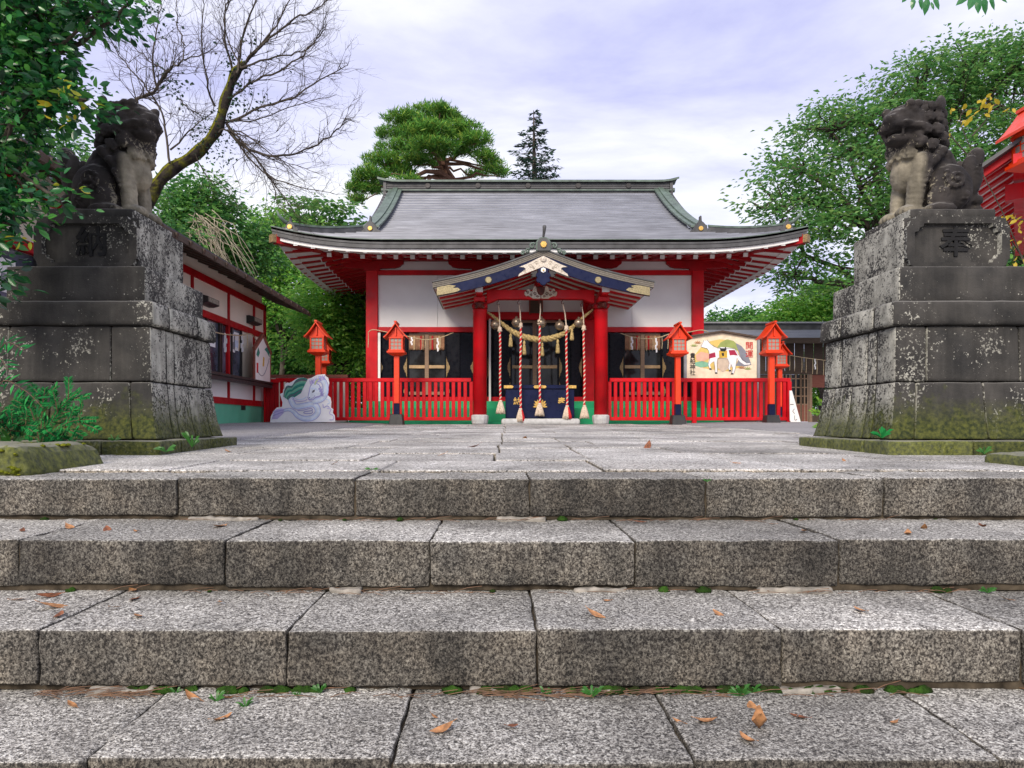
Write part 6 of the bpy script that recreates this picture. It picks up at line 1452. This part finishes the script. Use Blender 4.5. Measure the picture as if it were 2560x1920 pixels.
def fan(px, py, y, tips, sub=True):
    out = []
    b = P(px, py, y)
    for tx, ty, dy in tips:
        e = P(tx, ty, y + dy); mid = b.lerp(e, .5) + Vector((0, 0, .05)); out.append([b, mid, e])
        if sub:
            for s in (-1, 1):
                for f in (.45, .7):
                    p = b.lerp(e, f) + Vector((0, 0, .03)); d = (e - b) * .32; r_ = Vector((-d.z * s * .7, rng.normal() * .03, d.x * s * .7)); out.append([p, p + d * .5 + r_ * .6, p + d * .8 + r_])
    return out
frond_plant('cedar_seedling', 'bright green cedar seedling in front of the left pedestal', P(100, 1115, 3.95), fan(100, 1110, 3.95, [(240, 1048, -.1), (200, 975, 0), (112, 972, .05), (60, 1000, 0), (160, 1125, -.25), (30, 1010, .1), (205, 1125, -.2), (120, 1080, -.3), (180, 1030, .1)]), 'leaf_cedar', .036, .0045, width=.26)
frond_plant('cedar_seedling', 'dark green cedar seedling at the bottom left edge', P(10, 1120, 3.8), fan(5, 1115, 3.8, [(45, 1060, -.1), (-40, 1000, 0), (90, 1065, -.1), (30, 1040, .1), (-20, 1050, -.2)]), 'leaf_cedar', .04, .005, width=.26)
frond_plant('long_leaved_plant', 'plant with long narrow leaves at the left edge of the pedestal', P(-40, 1110, 4.0), [[P(-40, 1110, 4.0), P(-30, 950, 4.0), P(10, 860, 3.95), P(60, 875, 3.9)], [P(-40, 1110, 4.0), P(-40, 960, 4.0), P(-10, 890, 3.9), P(20, 925, 3.85)], [P(-30, 1110, 4.0), P(0, 960, 4.0), P(60, 975, 3.9), P(108, 1020, 3.85)]], 'leaf_cedar', .085, .055, width=.2)
def weed(name, label, base, leaves, mat='leaf_weed', group=None):
    t = thing(name, label, 'plant', base, 0, group)
    for (tx, tz, ty, w) in leaves:
        d = Vector((tx, ty, tz)); l_ = d.length; d.normalize(); s_ = d.cross(Vector((0, -1, .3))).normalized() * w; b = Vector(base)
        m = MB(); q = [b, b + d * l_ * .4 + Vector((0, 0, l_ * .10)), b + d * l_ * .75 + Vector((0, 0, l_ * .08)), b + d * l_ - Vector((0, 0, l_ * .05))]
        ww = [.08, .35, .5, .02]; nrm = d.cross(s_).normalized() * -w * .12
        m.grid([[p - s_ * x, p + nrm * x, p + s_ * x] for p, x in zip(q, ww)])
        o = m.build('leaf', M[mat], t, smooth=True)
    return t
def rosette(label, base, n, l_, mat='leaf_weed', group=None, up=.7, name='weed'):
    return weed(name, label, base, [(math.cos(a) * l_ * rng.uniform(.6, 1), l_ * up * rng.uniform(.4, 1.1), math.sin(a) * l_ * .6 * rng.uniform(.5, 1), l_ * rng.uniform(.16, .27)) for a in [i / int(n * 1.7) * math.tau + rng.normal() * .4 for i in range(int(n * 1.7))]], mat, group)
GZ = lambda px, py, z: Vector(((px - 1240) / F * ((.22 - z) * F / (py - 1060)), (.22 - z) * F / (py - 1060), z))
rosette('broad leaved weed at the left end of the bottom left ferns', P(30, 1118, 3.75), 6, .10, up=1.1)
rosette('bright green weed at the foot of the left plinth, farther left', P(415, 1130, 4.33), 7, .085, up=.5)
rosette('bright green weed at the foot of the left plinth, nearer its corner', P(480, 1118, 4.7), 6, .09, up=1.2)
rosette('tiny weed on top of the left plinth kerb', P(285, 1105, 4.37), 6, .05, up=1.0)
rosette('dark strap leaved weed at the corner of the right pedestal', P(2205, 1095, 4.38), 7, .08, 'leaf_cedar', up=.9)
rosette('small weed before the right pedestal kerb', P(2460, 1135, 4.2), 5, .06, up=.8)
fp = []
for tx, ty in ((2075, 960), (2045, 1000), (2090, 1010), (2030, 1030), (2100, 1040), (2040, 1072)): fp.append([P(2085, 1085, 5.9), P((2085 + tx) / 2, (1085 + ty) / 2 - 20, 5.9), P(tx, ty, 5.85)])
frond_plant('fern', 'bright yellow green fern at the far side of the right pedestal', P(2085, 1085, 5.9), fp, 'leaf_fern', .055, .017, width=.32)
GW = 'small weeds at the foot of the third riser'
for px, py, z, n, l_ in ((614, 1770, -.51, 6, .03), (440, 1735, -.51, 4, .022), (540, 1755, -.51, 8, .03), (745, 1745, -.51, 5, .02), (800, 1735, -.51, 7, .032), (1365, 1737, -.51, 5, .024), (1480, 1745, -.51, 9, .035), (1850, 1745, -.51, 10, .04), (1880, 1735, -.51, 6, .03)):
    rosette('small green weed growing under the third riser', GZ(px, py, z), n, l_, group=GW, up=.9)
rosette('green weed on the second tread at the right', GZ(2470, 1482, -.34), 6, .035, up=.6)
rosette('green weed in the pavement joint left of centre', GZ(930, 1177, -.0), 9, .045, up=.25)
rosette('little green weed on the second riser joint right of centre', GZ(1768, 1205, .0), 4, .025, up=.4)
# fallen leaves
def dry_leaf(label, p, l_, mat, group, rot, curlv):
    m = MB(); rows = []
    for i in range(6):
        f = i / 5; w = l_ * .22 * math.sin(math.pi * (f * .92 + .04)); z = curlv * l_ * (f - .5) ** 2 * 2
        rows.append([((f - .5) * l_, -w, z + w * curlv * 1.2), ((f - .5) * l_, 0, z), ((f - .5) * l_, w, z + w * curlv * .9)])
    m.grid(rows); m.tube([(-.5 * l_, 0, rows[0][1][2]), (-.68 * l_, .03 * l_, rows[0][1][2] + .05 * l_)], .0009, 3)
    me = smooth_me(m.mesh('fallen_leaf')); o = link('fallen_leaf', me, M[mat], None, p + Vector((0, 0, .003))); o.rotation_euler = (rng.normal() * .15, rng.normal() * .2, rot)
    return tag(o, label, 'fallen leaf', group)
names = {0: ('dry leaf lying on the top pavement', 'fallen leaves on the pavement'), 1: ('dry leaf lying on the first tread below the top', 'fallen leaves on the first tread'), 2: ('dry leaf lying on the second tread below the top', 'fallen leaves on the second tread'), 3: ('dry leaf lying on the lowest tread in view', 'fallen leaves on the lowest tread')}
FL = [(3, 1105, 1830, .06), (3, 555, 1803, .055), (3, 1280, 1818, .03), (3, 1767, 1808, .05), (3, 1868, 1855, .05), (3, 1695, 1808, .03), (3, 1880, 1770, .055), (3, 1998, 1795, .045), (3, 2235, 1810, .03), (3, 480, 1750, .055), (3, 565, 1748, .035), (3, 180, 1765, .04), (3, 2555, 1722, .05), (3, 1520, 1730, .05), (3, 1085, 1795, .02),
      (2, 48, 1500, .05), (2, 120, 1493, .075), (2, 140, 1518, .085), (2, 148, 1541, .05), (2, 345, 1541, .045), (2, 335, 1499, .05), (2, 290, 1520, .03), (2, 550, 1507, .035), (2, 1490, 1541, .06), (2, 1797, 1538, .05), (2, 2150, 1528, .05), (2, 2515, 1500, .04), (2, 332, 1478, .045), (2, 1518, 1504, .025),
      (1, 55, 1330, .04), (1, 175, 1322, .06), (1, 268, 1327, .06), (1, 340, 1332, .03), (1, 550, 1318, .085), (1, 1600, 1306, .05), (1, 2010, 1330, .045), (1, 2310, 1324, .05), (1, 2455, 1319, .05), (1, 2270, 1338, .05), (1, 1930, 1312, .03),
      (0, 570, 1130, .08), (0, 835, 1160, .07), (0, 1185, 1118, .1), (0, 1105, 1137, .07), (0, 1620, 1120, .11), (0, 1840, 1160, .05), (0, 2110, 1153, .04), (0, 1312, 1096, .1)]
for lv_, px, py, l_ in FL:
    lab, grp = names[lv_]; z = -H * lv_ + (gz(3.6) if lv_ == 0 else 0)
    if lv_ == 0:
        y_ = 469.8 / (py - 1029); p = Vector(((px - 1240) / F * y_, y_, gz(y_)))
    else: p = GZ(px, py, z)
    dry_leaf(lab, p, l_ * 1.05, rng.choice(['dry_leaf_brown', 'dry_leaf_tan', 'dry_leaf_tan']), grp, rng.uniform(0, 6.28), rng.uniform(.05, .5))
o = dry_leaf('broad orange brown leaf, cupped, on the lowest tread right of centre', GZ(1897, 1825, -.51), .042, 'dry_leaf_tan', None, 1.3, 1.4); o.scale = (1, 1.9, 1.6)
